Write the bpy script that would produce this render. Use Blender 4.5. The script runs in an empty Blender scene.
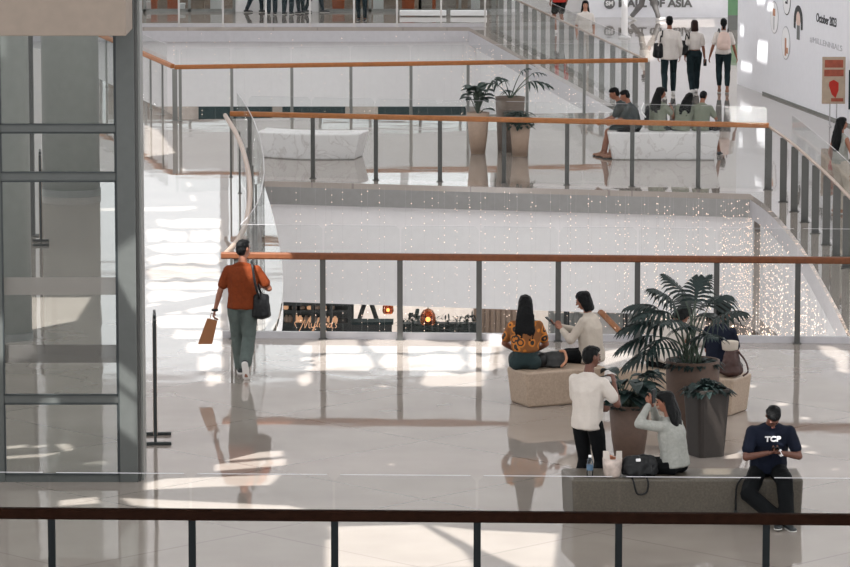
import bpy, bmesh, math, random
from mathutils import Vector, Matrix, noise
random.seed(7)
PI = math.pi
SC = bpy.context.scene
COL = SC.collection
# ---------------------------------------------------------------- camera
F = 4000.0; CX = 425.0; CY = 283.5; H = 8.35
PITCH = math.atan(565.5 / F)
FWD = Vector((0, math.cos(PITCH), -math.sin(PITCH)))
UPV = Vector((0, math.sin(PITCH), math.cos(PITCH)))
CAMP = Vector((0, 0, H))
cd = bpy.data.cameras.new('camera'); cam = bpy.data.objects.new('camera', cd); COL.objects.link(cam)
cam.location = CAMP; cam.rotation_euler = (PI/2 - PITCH, 0, 0)
cd.sensor_width = 36; cd.lens = F/850*36; cd.clip_start = 1; cd.clip_end = 600
SC.camera = cam
def ray(px, py): return FWD*F + Vector((1, 0, 0))*(px-CX) + UPV*(CY-py)
def G(px, py, z=0.0):            # ground point under an image position
    r = ray(px, py); return CAMP + r*((z-H)/r.z)
def A(px, py, Y):                # point at a given distance
    r = ray(px, py); return CAMP + r*(Y/r.y)
def S(py): return (py+282)/H     # pixels per metre on the ground
# ---------------------------------------------------------------- materials
def lin(h):
    h = h.lstrip('#'); c = [int(h[i:i+2], 16)/255 for i in (0, 2, 4)]
    return tuple(x/12.92 if x <= .04045 else ((x+.055)/1.055)**2.4 for x in c) + (1,)
def newmat(name):
    m = bpy.data.materials.new(name); m.use_nodes = True
    nt = m.node_tree; b = nt.nodes['Principled BSDF']; return m, nt, b
def mat(name, hexc, rough=.6, metal=0, var=.12, scale=8, bump=0, bscale=60, emit=None, estr=0, spec=.5, sheen=0):
    m, nt, b = newmat(name)
    c = lin(hexc); N = nt.nodes; L = nt.links
    tc = N.new('ShaderNodeTexCoord')
    if var:
        n = N.new('ShaderNodeTexNoise'); n.inputs['Scale'].default_value = scale; n.inputs['Detail'].default_value = 4
        L.new(tc.outputs['Object'], n.inputs['Vector'])
        r = N.new('ShaderNodeValToRGB')
        r.color_ramp.elements[0].position = .3; r.color_ramp.elements[1].position = .7
        r.color_ramp.elements[0].color = tuple(x*(1-var) for x in c[:3])+(1,)
        r.color_ramp.elements[1].color = tuple(min(1, x*(1+var)) for x in c[:3])+(1,)
        L.new(n.outputs['Fac'], r.inputs['Fac']); L.new(r.outputs['Color'], b.inputs['Base Color'])
    else: b.inputs['Base Color'].default_value = c
    if bump:
        n2 = N.new('ShaderNodeTexNoise'); n2.inputs['Scale'].default_value = bscale
        L.new(tc.outputs['Object'], n2.inputs['Vector'])
        bp = N.new('ShaderNodeBump'); bp.inputs['Strength'].default_value = bump; bp.inputs['Distance'].default_value = .02
        L.new(n2.outputs['Fac'], bp.inputs['Height']); L.new(bp.outputs['Normal'], b.inputs['Normal'])
    b.inputs['Roughness'].default_value = rough; b.inputs['Metallic'].default_value = metal
    b.inputs['Specular IOR Level'].default_value = spec
    if emit: b.inputs['Emission Color'].default_value = lin(emit); b.inputs['Emission Strength'].default_value = estr
    return m
def glassmat(name, tint, refl=1.0, ior=1.45):
    m, nt, b = newmat(name); N = nt.nodes; L = nt.links; N.remove(b)
    t = N.new('ShaderNodeBsdfTransparent'); t.inputs['Color'].default_value = tint+(1,)
    g = N.new('ShaderNodeBsdfGlossy'); g.inputs['Roughness'].default_value = .02
    f = N.new('ShaderNodeFresnel'); f.inputs['IOR'].default_value = ior
    k = N.new('ShaderNodeMath'); k.operation = 'MULTIPLY'; k.inputs[1].default_value = refl
    mx = N.new('ShaderNodeMixShader')
    L.new(f.outputs[0], k.inputs[0]); L.new(k.outputs[0], mx.inputs[0])
    L.new(t.outputs[0], mx.inputs[1]); L.new(g.outputs[0], mx.inputs[2])
    L.new(mx.outputs[0], N['Material Output'].inputs['Surface'])
    return m
def floormat():
    m, nt, b = newmat('polished stone floor'); N = nt.nodes; L = nt.links
    tc = N.new('ShaderNodeTexCoord'); mp = N.new('ShaderNodeMapping'); mp.inputs['Rotation'].default_value = (0, 0, PI/4)
    L.new(tc.outputs['Object'], mp.inputs['Vector'])
    sp = N.new('ShaderNodeSeparateXYZ'); L.new(mp.outputs[0], sp.inputs[0])
    outs = []
    for ax in 'XY':
        w = N.new('ShaderNodeMath'); w.operation = 'PINGPONG'; w.inputs[1].default_value = 1.25
        L.new(sp.outputs[ax], w.inputs[0])
        lt = N.new('ShaderNodeMath'); lt.operation = 'LESS_THAN'; lt.inputs[1].default_value = .011
        L.new(w.outputs[0], lt.inputs[0]); outs.append(lt)
    mxm = N.new('ShaderNodeMath'); mxm.operation = 'MAXIMUM'; L.new(outs[0].outputs[0], mxm.inputs[0]); L.new(outs[1].outputs[0], mxm.inputs[1])
    n = N.new('ShaderNodeTexNoise'); n.inputs['Scale'].default_value = .9; n.inputs['Detail'].default_value = 6
    L.new(tc.outputs['Object'], n.inputs['Vector'])
    r = N.new('ShaderNodeValToRGB'); r.color_ramp.elements[0].position = .3; r.color_ramp.elements[1].position = .75
    r.color_ramp.elements[0].color = lin('#928981'); r.color_ramp.elements[1].color = lin('#a0978f')
    L.new(n.outputs['Fac'], r.inputs['Fac'])
    mx = N.new('ShaderNodeMix'); mx.data_type = 'RGBA'; L.new(mxm.outputs[0], mx.inputs['Factor'])
    L.new(r.outputs['Color'], mx.inputs[6]); mx.inputs[7].default_value = lin('#857c76')
    L.new(mx.outputs[2], b.inputs['Base Color'])
    b.inputs['Roughness'].default_value = .035; b.inputs['IOR'].default_value = 1.95
    n2 = N.new('ShaderNodeTexNoise'); n2.inputs['Scale'].default_value = .55; n2.inputs['Detail'].default_value = 2
    L.new(tc.outputs['Object'], n2.inputs['Vector'])
    bp = N.new('ShaderNodeBump'); bp.inputs['Strength'].default_value = .5; bp.inputs['Distance'].default_value = .012
    L.new(n2.outputs['Fac'], bp.inputs['Height']); L.new(bp.outputs['Normal'], b.inputs['Normal'])
    return m
def ceilmat():
    m, nt, b = newmat('frosted skylight'); N = nt.nodes; L = nt.links; N.remove(b)
    d = N.new('ShaderNodeBsdfDiffuse'); d.inputs['Color'].default_value = (.8, .8, .8, 1)
    t = N.new('ShaderNodeBsdfTranslucent'); t.inputs['Color'].default_value = (.95, .95, .95, 1)
    mx = N.new('ShaderNodeMixShader'); mx.inputs[0].default_value = .31
    L.new(d.outputs[0], mx.inputs[1]); L.new(t.outputs[0], mx.inputs[2]); L.new(mx.outputs[0], N['Material Output'].inputs['Surface'])
    return m
def patternmat():
    m, nt, b = newmat('orange printed cotton'); N = nt.nodes; L = nt.links
    tc = N.new('ShaderNodeTexCoord'); v = N.new('ShaderNodeTexVoronoi'); v.inputs['Scale'].default_value = 8
    L.new(tc.outputs['Object'], v.inputs['Vector'])
    r = N.new('ShaderNodeValToRGB'); e = r.color_ramp.elements; r.color_ramp.interpolation = 'CONSTANT'
    e[0].position = 0; e[0].color = lin('#b56a20'); e[1].position = .22; e[1].color = lin('#26211f')
    x = e.new(.36); x.color = lin('#ba7024'); x = e.new(.5); x.color = lin('#7a4a20')
    L.new(v.outputs['Distance'], r.inputs['Fac']); L.new(r.outputs['Color'], b.inputs['Base Color']); b.inputs['Roughness'].default_value = .8
    return m
def marblemat():
    m, nt, b = newmat('white veined marble'); N = nt.nodes; L = nt.links
    tc = N.new('ShaderNodeTexCoord'); n = N.new('ShaderNodeTexNoise'); n.inputs['Scale'].default_value = 2.2; n.inputs['Detail'].default_value = 8; n.inputs['Distortion'].default_value = 1.6
    L.new(tc.outputs['Object'], n.inputs['Vector'])
    r = N.new('ShaderNodeValToRGB'); e = r.color_ramp.elements
    e[0].position = .47; e[0].color = lin('#d6d4d4'); e[1].position = .53; e[1].color = lin('#d2d0d0'); x = e.new(.5); x.color = lin('#bdb9b8')
    L.new(n.outputs['Fac'], r.inputs['Fac']); L.new(r.outputs['Color'], b.inputs['Base Color']); b.inputs['Roughness'].default_value = .3
    return m
M = dict(
 floor=floormat(), gobo_ceiling=ceilmat(), marble=marblemat(), print=patternmat(),
 glass=glassmat('clear railing glass', (.965, .972, .97), .2), door_glass=glassmat('grey storefront glass', (.84, .86, .855), .35),
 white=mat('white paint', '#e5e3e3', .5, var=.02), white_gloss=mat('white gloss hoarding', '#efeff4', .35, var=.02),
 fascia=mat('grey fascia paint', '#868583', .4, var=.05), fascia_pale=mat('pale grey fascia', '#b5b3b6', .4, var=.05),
 frame=mat('grey steel frame', '#4c4f4d', .5, .0, var=.06), frame_dark=mat('black gasket', '#20282a', .5, var=0),
 post=mat('dark grey steel', '#4c4c4a', .45, .3, var=.05), post_pale=mat('pale steel', '#b9b6b4', .4, .3, var=.05), post_mid=mat('mid grey steel', '#7a7b78', .4, .3, var=.05),
 wood=mat('orange brown timber', '#6b4028', .5, spec=.25, var=.15, scale=14), wood_shaded=mat('shade darkened timber', '#1f110b', .75, spec=.02, var=.2, scale=14),  # second timber: same wood, darkened in its colour as if underlit
 wood_pale=mat('honey timber', '#a3683c', .5, spec=.25, var=.12, scale=14), rail_light=mat('pale bronze tube', '#b39a88', .3, .3, var=.05),
 beige=mat('beige render', '#84776b', .7, var=.05), tan=mat('tan bench stone', '#a08d7b', .5, var=.14, scale=40), bench_grey=mat('grey speckled bench stone', '#4f483e', .45, var=.25, scale=45),
 column=mat('grey column paint', '#9a9d99', .45, var=.05),
 pot_tan=mat('tan clay', '#523f34', .7, var=.1, scale=20), pot_dark=mat('dark brown clay', '#2b2521', .6, var=.12, scale=20), pot_pale=mat('pale beige clay', '#9f8877', .7, var=.08, scale=20), pot_grey=mat('grey brown clay', '#6b5d53', .65, var=.12),
 soil=mat('dark soil', '#2a231f', .95, var=.3, scale=60, bump=.6),
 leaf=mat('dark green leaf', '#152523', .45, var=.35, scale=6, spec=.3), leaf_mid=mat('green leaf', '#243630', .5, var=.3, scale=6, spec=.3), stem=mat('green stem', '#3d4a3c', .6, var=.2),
 skin=mat('light brown skin', '#8a5a45', .55, var=.05), skin_dark=mat('brown skin', '#5f3a2c', .55, var=.05), skin_pale=mat('pale skin', '#b08068', .55, var=.05),
 hair=mat('black hair', '#090a0b', .55, spec=.15, var=.3, scale=40, bump=.4, bscale=90), hair_brown=mat('dark brown hair', '#2a1c18', .55, spec=.15, var=.3, scale=40, bump=.4, bscale=90),
 eye=mat('dark eye', '#1a1515', .2, var=0), lip=mat('lip', '#8a4a42', .5, var=0),
 rust=mat('rust orange knit', '#6d3013', .85, spec=.2, var=.12, scale=25, bump=.25), sage=mat('grey green trousers', '#525b58', .85, spec=.2, var=.15, scale=10, bump=.2),
 teal=mat('dark teal cloth', '#14282a', .85, var=.15), cream=mat('cream knit', '#b8aea2', .9, spec=.2, var=.06, bump=.2), whitecloth=mat('white cotton', '#c0b8b0', .85, spec=.2, var=.05, bump=.15),
 brightcloth=mat('bright white cotton', '#d6cfc9', .85, spec=.2, var=.04), black=mat('black cloth', '#0b0d0f', .85, spec=.15, var=.2), navy=mat('navy cotton', '#0f1524', .85, spec=.2, var=.15),
 grey_knit=mat('light grey knit', '#969791', .9, spec=.2, var=.1, scale=30, bump=.25), grey_tee=mat('slate tee', '#373e3f', .85, spec=.2, var=.1), green_tee=mat('sage green tee', '#757a6c', .85, spec=.2, var=.08),
 jeans=mat('dark blue grey denim', '#1d2a30', .85, spec=.2, var=.15), grey_trs=mat('grey trousers', '#72706f', .85, spec=.2, var=.1), denim=mat('slate trousers', '#1d2b2f', .85, spec=.2, var=.12), pinkish=mat('pale pink canvas', '#dcc3b8', .8, var=.06),
 shoe_white=mat('white trainer', '#dcd9d6', .5, var=.03), shoe_dark=mat('black trainer', '#1f2426', .5, var=.1), sandal=mat('tan sandal', '#8f6650', .6, var=.05), sole=mat('pale rubber sole', '#c5c2bd', .6, var=.03),
 leather=mat('black leather', '#0b0d0f', .45, spec=.3, var=.1), brownbag=mat('reddish brown leather', '#3a201a', .5, var=.15), kraft=mat('kraft paper', '#8a5a38', .8, var=.08), greybag=mat('grey nylon', '#393a3a', .7, spec=.2, var=.15),
 phone=mat('black phone', '#101214', .2, var=0), plastic=glassmat('clear plastic', (.9, .92, .93), 1), water=mat('bottle label blue', '#46627a', .4, var=0), pastry=mat('mixed snacks', '#a4684b', .7, var=.5, scale=25), cup=mat('translucent plastic sack', '#b3a59c', .5, var=.3, scale=12),
 red=mat('red cloth', '#b02a1e', .8, var=.08), orange=mat('orange card', '#b85a2c', .7, var=.1), brown=mat('brown shop panel', '#9c8777', .5, var=.25, scale=3), greypanel=mat('warm grey shop panel', '#a59c95', .4, var=.08), dark=mat('charcoal shop metal', '#1a2121', .5, var=.2), green=mat('green panel', '#6f9a72', .5, var=.05),
 ink=mat('black print', '#26282b', .6, var=0), ink_grey=mat('grey print', '#70706f', .6, var=0), paper=mat('white print', '#f0eff0', .6, var=0), peach=mat('peach print', '#c08a6c', .6, var=.2), poster=mat('poster rust print', '#9a4a33', .5, var=.25, scale=9), posterbeige=mat('poster beige print', '#b3a08c', .5, var=.1),
 gold=mat('lit gold tube', '#c9946e', .4, var=0, emit='#e8b48c', estr=.35), lampshade=mat('amber lamp shade', '#7d5740', .5, var=.1, emit='#c88450', estr=.12), bulb=mat('warm bulb', '#fff0d8', .4, var=0, emit='#ffe2b8', estr=4),
 fairy=mat('fairy light', '#ffeedd', .4, var=0, emit='#ffd8c0', estr=.8), pale_print=mat('pale grey print', '#bdbcc0', .6, var=0), wire=mat('fine pale wire', '#b5b1b0', .5, var=0),
)
def frostmat(name, f, c):
    m, nt, b = newmat(name); N = nt.nodes; L = nt.links; N.remove(b)
    t = N.new('ShaderNodeBsdfTransparent'); d = N.new('ShaderNodeBsdfDiffuse'); d.inputs['Color'].default_value = lin(c)
    e = N.new('ShaderNodeBsdfTranslucent'); e.inputs['Color'].default_value = lin(c); a = N.new('ShaderNodeMixShader'); a.inputs[0].default_value = .5
    L.new(d.outputs[0], a.inputs[1]); L.new(e.outputs[0], a.inputs[2])
    mx = N.new('ShaderNodeMixShader'); mx.inputs[0].default_value = f
    L.new(t.outputs[0], mx.inputs[1]); L.new(a.outputs[0], mx.inputs[2]); L.new(mx.outputs[0], N['Material Output'].inputs['Surface']); return m
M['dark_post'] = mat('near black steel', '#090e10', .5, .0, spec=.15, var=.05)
M['near_glass'] = glassmat('extra clear railing glass', (.965, .972, .97), 0.0)
M['lampshade'] = glassmat('amber glass', (.75, .46, .3), .5)
M['frost'] = frostmat('frosted film', .6, '#a8a49f'); M['frost_dark'] = frostmat('grey frosted film', .55, '#757370')
# ---------------------------------------------------------------- basic builders
def link(name, me, m=None, parent=None, smooth=False, loc=None, rz=0):
    o = bpy.data.objects.new(name, me); COL.objects.link(o)
    if m is not None:
        me.materials.clear(); me.materials.append(M[m] if isinstance(m, str) else m)
    if parent: o.parent = parent
    if loc is not None: o.location = loc
    if rz: o.rotation_euler = (0, 0, rz)
    if smooth:
        for p in me.polygons: p.use_smooth = True
    return o
def tag(o, label=None, cat=None, group=None, kind=None):
    if label: o['label'] = label
    if cat: o['category'] = cat
    if group: o['group'] = group
    if kind: o['kind'] = kind
    return o
def empty(name, loc=(0, 0, 0), rz=0):
    o = bpy.data.objects.new(name, None); COL.objects.link(o); o.location = loc; o.rotation_euler = (0, 0, rz); o.empty_display_size = .1; return o
class MB:
    def __init__(s): s.bm = bmesh.new()
    def pts(s, vs, fs):
        v = [s.bm.verts.new(p) for p in vs]
        for f in fs:
            try: s.bm.faces.new([v[i] for i in f])
            except ValueError: pass
        return s
    def box(s, lo, hi, mtx=None):
        x0, y0, z0 = lo; x1, y1, z1 = hi
        vs = [Vector(p) for p in ((x0,y0,z0),(x1,y0,z0),(x1,y1,z0),(x0,y1,z0),(x0,y0,z1),(x1,y0,z1),(x1,y1,z1),(x0,y1,z1))]
        if mtx: vs = [mtx @ v for v in vs]
        return s.pts(vs, [(3,2,1,0),(4,5,6,7),(0,1,5,4),(1,2,6,5),(2,3,7,6),(3,0,4,7)])
    def prism(s, poly, z0, z1):     # plan polygon to vertical prism
        n = len(poly); vs = [(p[0], p[1], z0) for p in poly] + [(p[0], p[1], z1) for p in poly]
        return s.pts(vs, [tuple(range(n))[::-1], tuple(range(n, 2*n))] + [(i, (i+1) % n, n+(i+1) % n, n+i) for i in range(n)])
    def ribbon(s, path, z0, z1, t=.06):   # vertical wall along an open plan path, thickness t to the left
        P = [Vector((p[0], p[1])) for p in path]; O = []
        for i, p in enumerate(P):
            d = (P[min(i+1, len(P)-1)] - P[max(i-1, 0)]).normalized(); O.append(p + Vector((-d.y, d.x))*t)
        for i in range(len(P)-1):
            a, b, c, d = P[i], P[i+1], O[i+1], O[i]
            s.prism([a, b, c, d], z0, z1)
        return s
    def tube(s, path, r, n=8, cap=True):
        P = [Vector(p) for p in path]; rings = []
        for i, p in enumerate(P):
            d = (P[min(i+1, len(P)-1)] - P[max(i-1, 0)]).normalized()
            a = d.cross(Vector((0, 0, 1)));  a = a.normalized() if a.length > .01 else Vector((1, 0, 0)); b = d.cross(a)
            rr = r[i] if isinstance(r, (list, tuple)) else r
            rings.append([s.bm.verts.new(p + (a*math.cos(2*PI*k/n) + b*math.sin(2*PI*k/n))*rr) for k in range(n)])
        for i in range(len(P)-1):
            for k in range(n): s.bm.faces.new((rings[i][k], rings[i][(k+1) % n], rings[i+1][(k+1) % n], rings[i+1][k]))
        if cap: s.bm.faces.new(rings[0][::-1]); s.bm.faces.new(rings[-1])
        return s
    def lathe(s, prof, c=(0, 0, 0), n=32, sq=None):   # prof: (r,z); sq: superellipse exponent for square plan
        rings = []
        for r, z in prof:
            ring = []
            for k in range(n):
                t = 2*PI*k/n; q = 1
                if sq: q = 1/((abs(math.cos(t))**sq + abs(math.sin(t))**sq)**(1/sq))
                ring.append(s.bm.verts.new((c[0]+r*q*math.cos(t), c[1]+r*q*math.sin(t), c[2]+z)))
            rings.append(ring)
        for i in range(len(prof)-1):
            for k in range(n): s.bm.faces.new((rings[i][k], rings[i][(k+1) % n], rings[i+1][(k+1) % n], rings[i+1][k]))
        s.bm.faces.new(rings[0][::-1]); s.bm.faces.new(rings[-1]); return s
    def ball(s, c, r, sub=2):
        rr = r if isinstance(r, (tuple, list)) else (r, r, r)
        bmesh.ops.create_icosphere(s.bm, subdivisions=sub, radius=1, matrix=Matrix.Translation(c) @ Matrix.Diagonal((*rr, 1)))
        return s
    def build(s, name, m, parent=None, smooth=False, bevel=0, loc=None, rz=0, seg=2):
        if bevel: bmesh.ops.bevel(s.bm, geom=s.bm.edges[:], offset=bevel, segments=seg, affect='EDGES', profile=.5)
        bmesh.ops.recalc_face_normals(s.bm, faces=s.bm.faces)
        me = bpy.data.meshes.new(name); s.bm.to_mesh(me); s.bm.free()
        return link(name, me, m, parent, smooth, loc, rz)
def evaluated(o):
    bpy.context.view_layer.update()
    return bpy.data.meshes.new_from_object(o.evaluated_get(bpy.context.evaluated_depsgraph_get()))
def plate(name, outer, holes, z, t, m):      # flat slab with holes, top at z
    cu = bpy.data.curves.new(name, 'CURVE'); cu.dimensions = '2D'; cu.fill_mode = 'BOTH'; cu.extrude = t/2
    for poly in [outer]+holes:
        sp = cu.splines.new('POLY'); sp.points.add(len(poly)-1); sp.use_cyclic_u = True
        for q, p in zip(sp.points, poly): q.co = (p[0], p[1], 0, 1)
    tmp = bpy.data.objects.new('tmp', cu); COL.objects.link(tmp); me = evaluated(tmp); bpy.data.objects.remove(tmp)
    me.name = name; o = link(name, me, m); o.location = (0, 0, z-t/2); return o
def text(name, s, size, m, parent=None, mtx=None, ext=.004, shear=0, space=1, width=None, bold=0):
    cu = bpy.data.curves.new(name, 'FONT'); cu.body = s; cu.size = size; cu.extrude = ext; cu.align_x = 'CENTER'; cu.align_y = 'CENTER'; cu.shear = shear; cu.space_character = space; cu.offset = bold
    tmp = bpy.data.objects.new('tmp', cu); COL.objects.link(tmp); me = evaluated(tmp); bpy.data.objects.remove(tmp)
    if width:
        xs = [v.co.x for v in me.vertices]; k = width/(max(xs)-min(xs))
        for v in me.vertices: v.co.x *= k
    me.name = name; o = link(name, me, m, parent)
    if mtx is not None: o.matrix_local = mtx
    return o
def spline(pts, n=6):     # Catmull-Rom
    P = [Vector(p) for p in pts]; P = [P[0]*2-P[1]] + P + [P[-1]*2-P[-2]]; out = []
    for i in range(1, len(P)-2):
        for k in range(n):
            t = k/n; a, b, c, d = P[i-1:i+3]
            out.append(.5*((2*b) + (c-a)*t + (2*a-5*b+4*c-d)*t*t + (3*b-a-3*c+d)*t**3))
    out.append(P[-2]); return out
# ---------------------------------------------------------------- plan of the floor and its voids
g2 = lambda px, py: (lambda p: (p.x, p.y))(G(px, py))
curve_base = [G(*p) for p in ((231, 177), (244, 202), (253, 232), (257, 265), (254, 298), (245, 322), (232, 339))]
left_edge = [(p.x, p.y) for p in spline([G(*p) for p in ((263, 181), (273, 215), (281, 255), (283, 290), (278, 318), (270, 336))], 5)]
right_edge = [(p.x, p.y) for p in spline([G(*p) for p in ((750, 194), (768, 207), (785, 225), (803, 248), (822, 280), (840, 313), (853, 341))], 5)]
void_near = left_edge + right_edge[::-1]
R0 = G(647, 113); R1 = G(515, 43); rd = (R1-R0).normalized(); RE = R0 + rd*((109-R0.y)/rd.y)
L0 = G(175, 121); ld = (G(149, 108)-L0).normalized(); LE = L0 + ld*((109-L0.y)/ld.y)
off = .45
void_far = [(L0.x+.15, L0.y+.3), (R0.x-off, R0.y+.2), (RE.x-off, 109.), (LE.x+.15, 109.)]
floor_outer = [(-26, 36.0), (26, 35.6), (26, 128), (-26, 128)]
tag(plate('floor', floor_outer, [void_near, void_far], 0, .1, 'floor'), kind='structure')
# slab edges, bulkheads below the voids, lower storey
def inset(path, d): return path
closed = void_near + [void_near[0]]
cnt = 0
def trim(mb, m, smooth=False):
    global cnt; cnt += 1; return tag(mb.build('trim_%d' % cnt, m, smooth=smooth), kind='structure')
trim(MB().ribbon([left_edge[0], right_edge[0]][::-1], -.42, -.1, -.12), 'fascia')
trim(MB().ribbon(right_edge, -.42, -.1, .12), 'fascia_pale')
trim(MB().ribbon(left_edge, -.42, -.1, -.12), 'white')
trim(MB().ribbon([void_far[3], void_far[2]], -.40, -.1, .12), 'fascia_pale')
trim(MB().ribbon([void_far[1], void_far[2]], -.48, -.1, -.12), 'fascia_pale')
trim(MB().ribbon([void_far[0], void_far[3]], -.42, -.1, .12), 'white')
trim(MB().ribbon([(p[0]-.08, p[1]+.25) for p in (left_edge[0],)] + [(right_edge[0][0]+.08, right_edge[0][1]+.25)], -2.25, -.42, .15), 'white')
trim(MB().ribbon([(p[0]+.2, p[1]+.1) for p in right_edge], -2.25, -.42, .15), 'white')
trim(MB().ribbon([(p[0]-.12, p[1]) for p in left_edge], -2.25, -.42, -.15), 'white')
trim(MB().ribbon([(void_far[3][0]-1, 109.3), (void_far[2][0]+.6, 109.3)], -2.2, -.40, .15), 'white')
trim(MB().ribbon([(void_far[1][0]+.2, void_far[1][1]), (void_far[2][0]+.2, 109.3)], -2.2, -.48, -.15), 'white')
trim(MB().ribbon([(void_far[0][0]-.15, void_far[0][1]), (void_far[3][0]-.15, 109.3)], -2.2, -.42, .15), 'white')
tag(MB().box((-26, 40, -6.2), (26, 128, -6)).build('floor_lower', 'fascia_pale'), kind='structure')
# ---------------------------------------------------------------- unseen roof added as a gobo, openings shaped to drop sun patches; daylight
ZR = 18.0
SUN = Vector((-.36, -.52, .775)).normalized()
holes = []
def hole(pts):
    holes.append([(q.x, q.y) for q in (p + SUN*((ZR-p.z)/SUN.z) for p in pts)])
def gh(z=0, *pts): hole([G(px, py, z) for px, py in pts])
def oval(px, py, rx, ry, z=0): gh(z, *[(px+rx*math.cos(2*PI*k/10), py+ry*math.sin(2*PI*k/10)) for k in range(10)])
for poly in (
    ((222, 454), (285, 450), (285, 456), (222, 461)), ((215, 464), (288, 458), (288, 465), (215, 471)),
    ((168, 478), (283, 474), (272, 485), (205, 487), (145, 490), (145, 483)), ((120, 497), (290, 505), (330, 512), (312, 521), (132, 505)),
    ((250, 530), (330, 528), (332, 539), (268, 536)), ((60, 500), (100, 496), (102, 503), (60, 506)),
    ((5, 446), (28, 444), (29, 447), (6, 449)), ((32, 446), (50, 444), (50, 446), (34, 448)), ((55, 444), (72, 443), (77, 450), (68, 453)),
    ((3, 456), (62, 452), (60, 456), (4, 459)), ((10, 466), (110, 460), (111, 465), (12, 469)), ((80, 472), (104, 470), (105, 474), (84, 475)),
    ((430, 524), (475, 529), (560, 533), (556, 567), (520, 567), (470, 545)),
    ((326, 526), (424, 524), (466, 550), (478, 567), (326, 567)),
    ((818, 345), (834, 346), (850, 352), (850, 374), (838, 371), (836, 360), (824, 354)),
    ((145, 124), (160, 130), (177, 153), (145, 157)), ((181, 168), (185, 167), (193, 186), (188, 187)), ((190, 195), (196, 195), (198, 201), (192, 201)),
    ((100, 208), (198, 206), (198, 211), (100, 211)),
    ((28, 297), (93, 297), (76, 324), (28, 331)),
    ((726, 449), (742, 448), (742, 458), (726, 459)),
    ((600, 352), (622, 348), (636, 356), (604, 366)),
    ((660, 20), (715, 19), (716, 27), (662, 28)), ((640, 36), (656, 35), (656, 60), (646, 60)),
): gh(0, *poly)
rz_ = random.Random(12)
zone = [(146, 224), (224, 216), (226, 300), (236, 346), (510, 346), (508, 372), (470, 386), (422, 388), (416, 366), (350, 374), (306, 380), (246, 398), (206, 382), (190, 350), (174, 335), (146, 318)]
def inpoly(p, P):
    r = False
    for i in range(len(P)):
        a, b = P[i], P[i-1]
        if (a[1] > p[1]) != (b[1] > p[1]) and p[0] < (b[0]-a[0])*(p[1]-a[1])/(b[1]-a[1])+a[0]: r = not r
    return r
yy = 218.
while yy < 396:       # broken, streaky patches of sunlight: each its own opening in the roof
    hh = rz_.uniform(9, 17)*(.8 + (yy-218)/400); cy_ = yy+hh/2
    xin = [x for x in range(140, 520, 2) if inpoly((x, cy_), zone) and not (yy > 312 and 226 < x < 298)]
    runs = []
    for x in xin:
        if runs and x-runs[-1][1] <= 2: runs[-1][1] = x
        else: runs.append([x, x])
    for x0_, x1_ in runs:
        xx = x0_
        while xx < x1_-8:
            ww_ = min(rz_.uniform(34, 120), x1_-xx); sl = rz_.uniform(-1.5, 1.5)
            if x1_-xx-ww_ < 20: ww_ = x1_-xx
            P_ = [(.004, rz_.uniform(.2, .8))] + [(t+rz_.uniform(-.04, .04), rz_.choice((.01, .02, .03, .2))) for t in (.08, .25, .42, .6, .77, .93)] + [(.996, rz_.uniform(.2, .8))] + [(t+rz_.uniform(-.04, .04), rz_.choice((.99, .98, .97, .78))) for t in (.93, .77, .6, .42, .25, .08)]
            gh(0, *[(xx+ww_*u, yy+hh*v) for u, v in P_]); xx += ww_
    yy += hh + .25
for o_ in ((752, 386, 6, 1.5), (783, 404, 7, 1.8), (806, 418, 6, 1.5), (804, 446, 6, 1.6), (812, 452, 6, 1.6), (836, 469, 4, 1.2), (385, 386, 5, 1.3), (392, 464, 5, 1.2)): oval(*o_)  # small oval openings, their sun spots standing in for downlight reflections
gh(.45, (704, 467), (733, 465), (733, 475), (704, 475)); gh(.45, (790, 474), (803, 474), (803, 477), (790, 477))
gh(1.17, (205, 243), (292, 243), (292, 257), (205, 257))
P0 = G(737, 84); P1 = G(852, 127); wu = (P1-P0).normalized(); wn = wu.cross(Vector((0, 0, 1)))
def onwall(px, py, gap=0):
    r = ray(px, py); t = (P0-CAMP).dot(wn)/r.dot(wn); return CAMP + r*t + wn*gap
for poly in (((758, 38), (768, 40), (767, 63), (757, 59)), ((740, 22), (744, 24), (744, 36), (740, 34)), ((741, 59), (752, 62), (752, 72), (741, 69)), ((768, 0), (774, 1), (773, 11), (767, 9)), ((757, -6), (765, -5), (765, 4), (757, 3))):
    hole([onwall(*p) for p in poly])
hole([A(px, py, 43.4) for px, py in ((116, 356), (137, 373), (137, 397), (116, 380))]); hole([A(px, py, 43.4) for px, py in ((116, 382), (137, 399), (137, 443), (116, 426))])
tag(plate('gobo_ceiling', [(-34, 22), (26, 22), (26, 116), (-34, 116)], holes, ZR, .06, 'gobo_ceiling'), kind='structure')
sd = bpy.data.lights.new('sun', 'SUN'); sd.energy = 7.6; sd.angle = .0035; sd.color = (1, .98, .95)
so = bpy.data.objects.new('sun', sd); COL.objects.link(so); so.rotation_euler = SUN.to_track_quat('Z', 'Y').to_euler(); so.location = SUN*60
w = bpy.data.worlds.new('sky'); SC.world = w; w.use_nodes = True
w.node_tree.nodes['Background'].inputs[0].default_value = (.98, .98, 1, 1); w.node_tree.nodes['Background'].inputs[1].default_value = .95
SC.view_settings.view_transform = 'Standard'; SC.view_settings.look = 'None'; SC.view_settings.exposure = 0.66; SC.view_settings.gamma = 1
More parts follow.
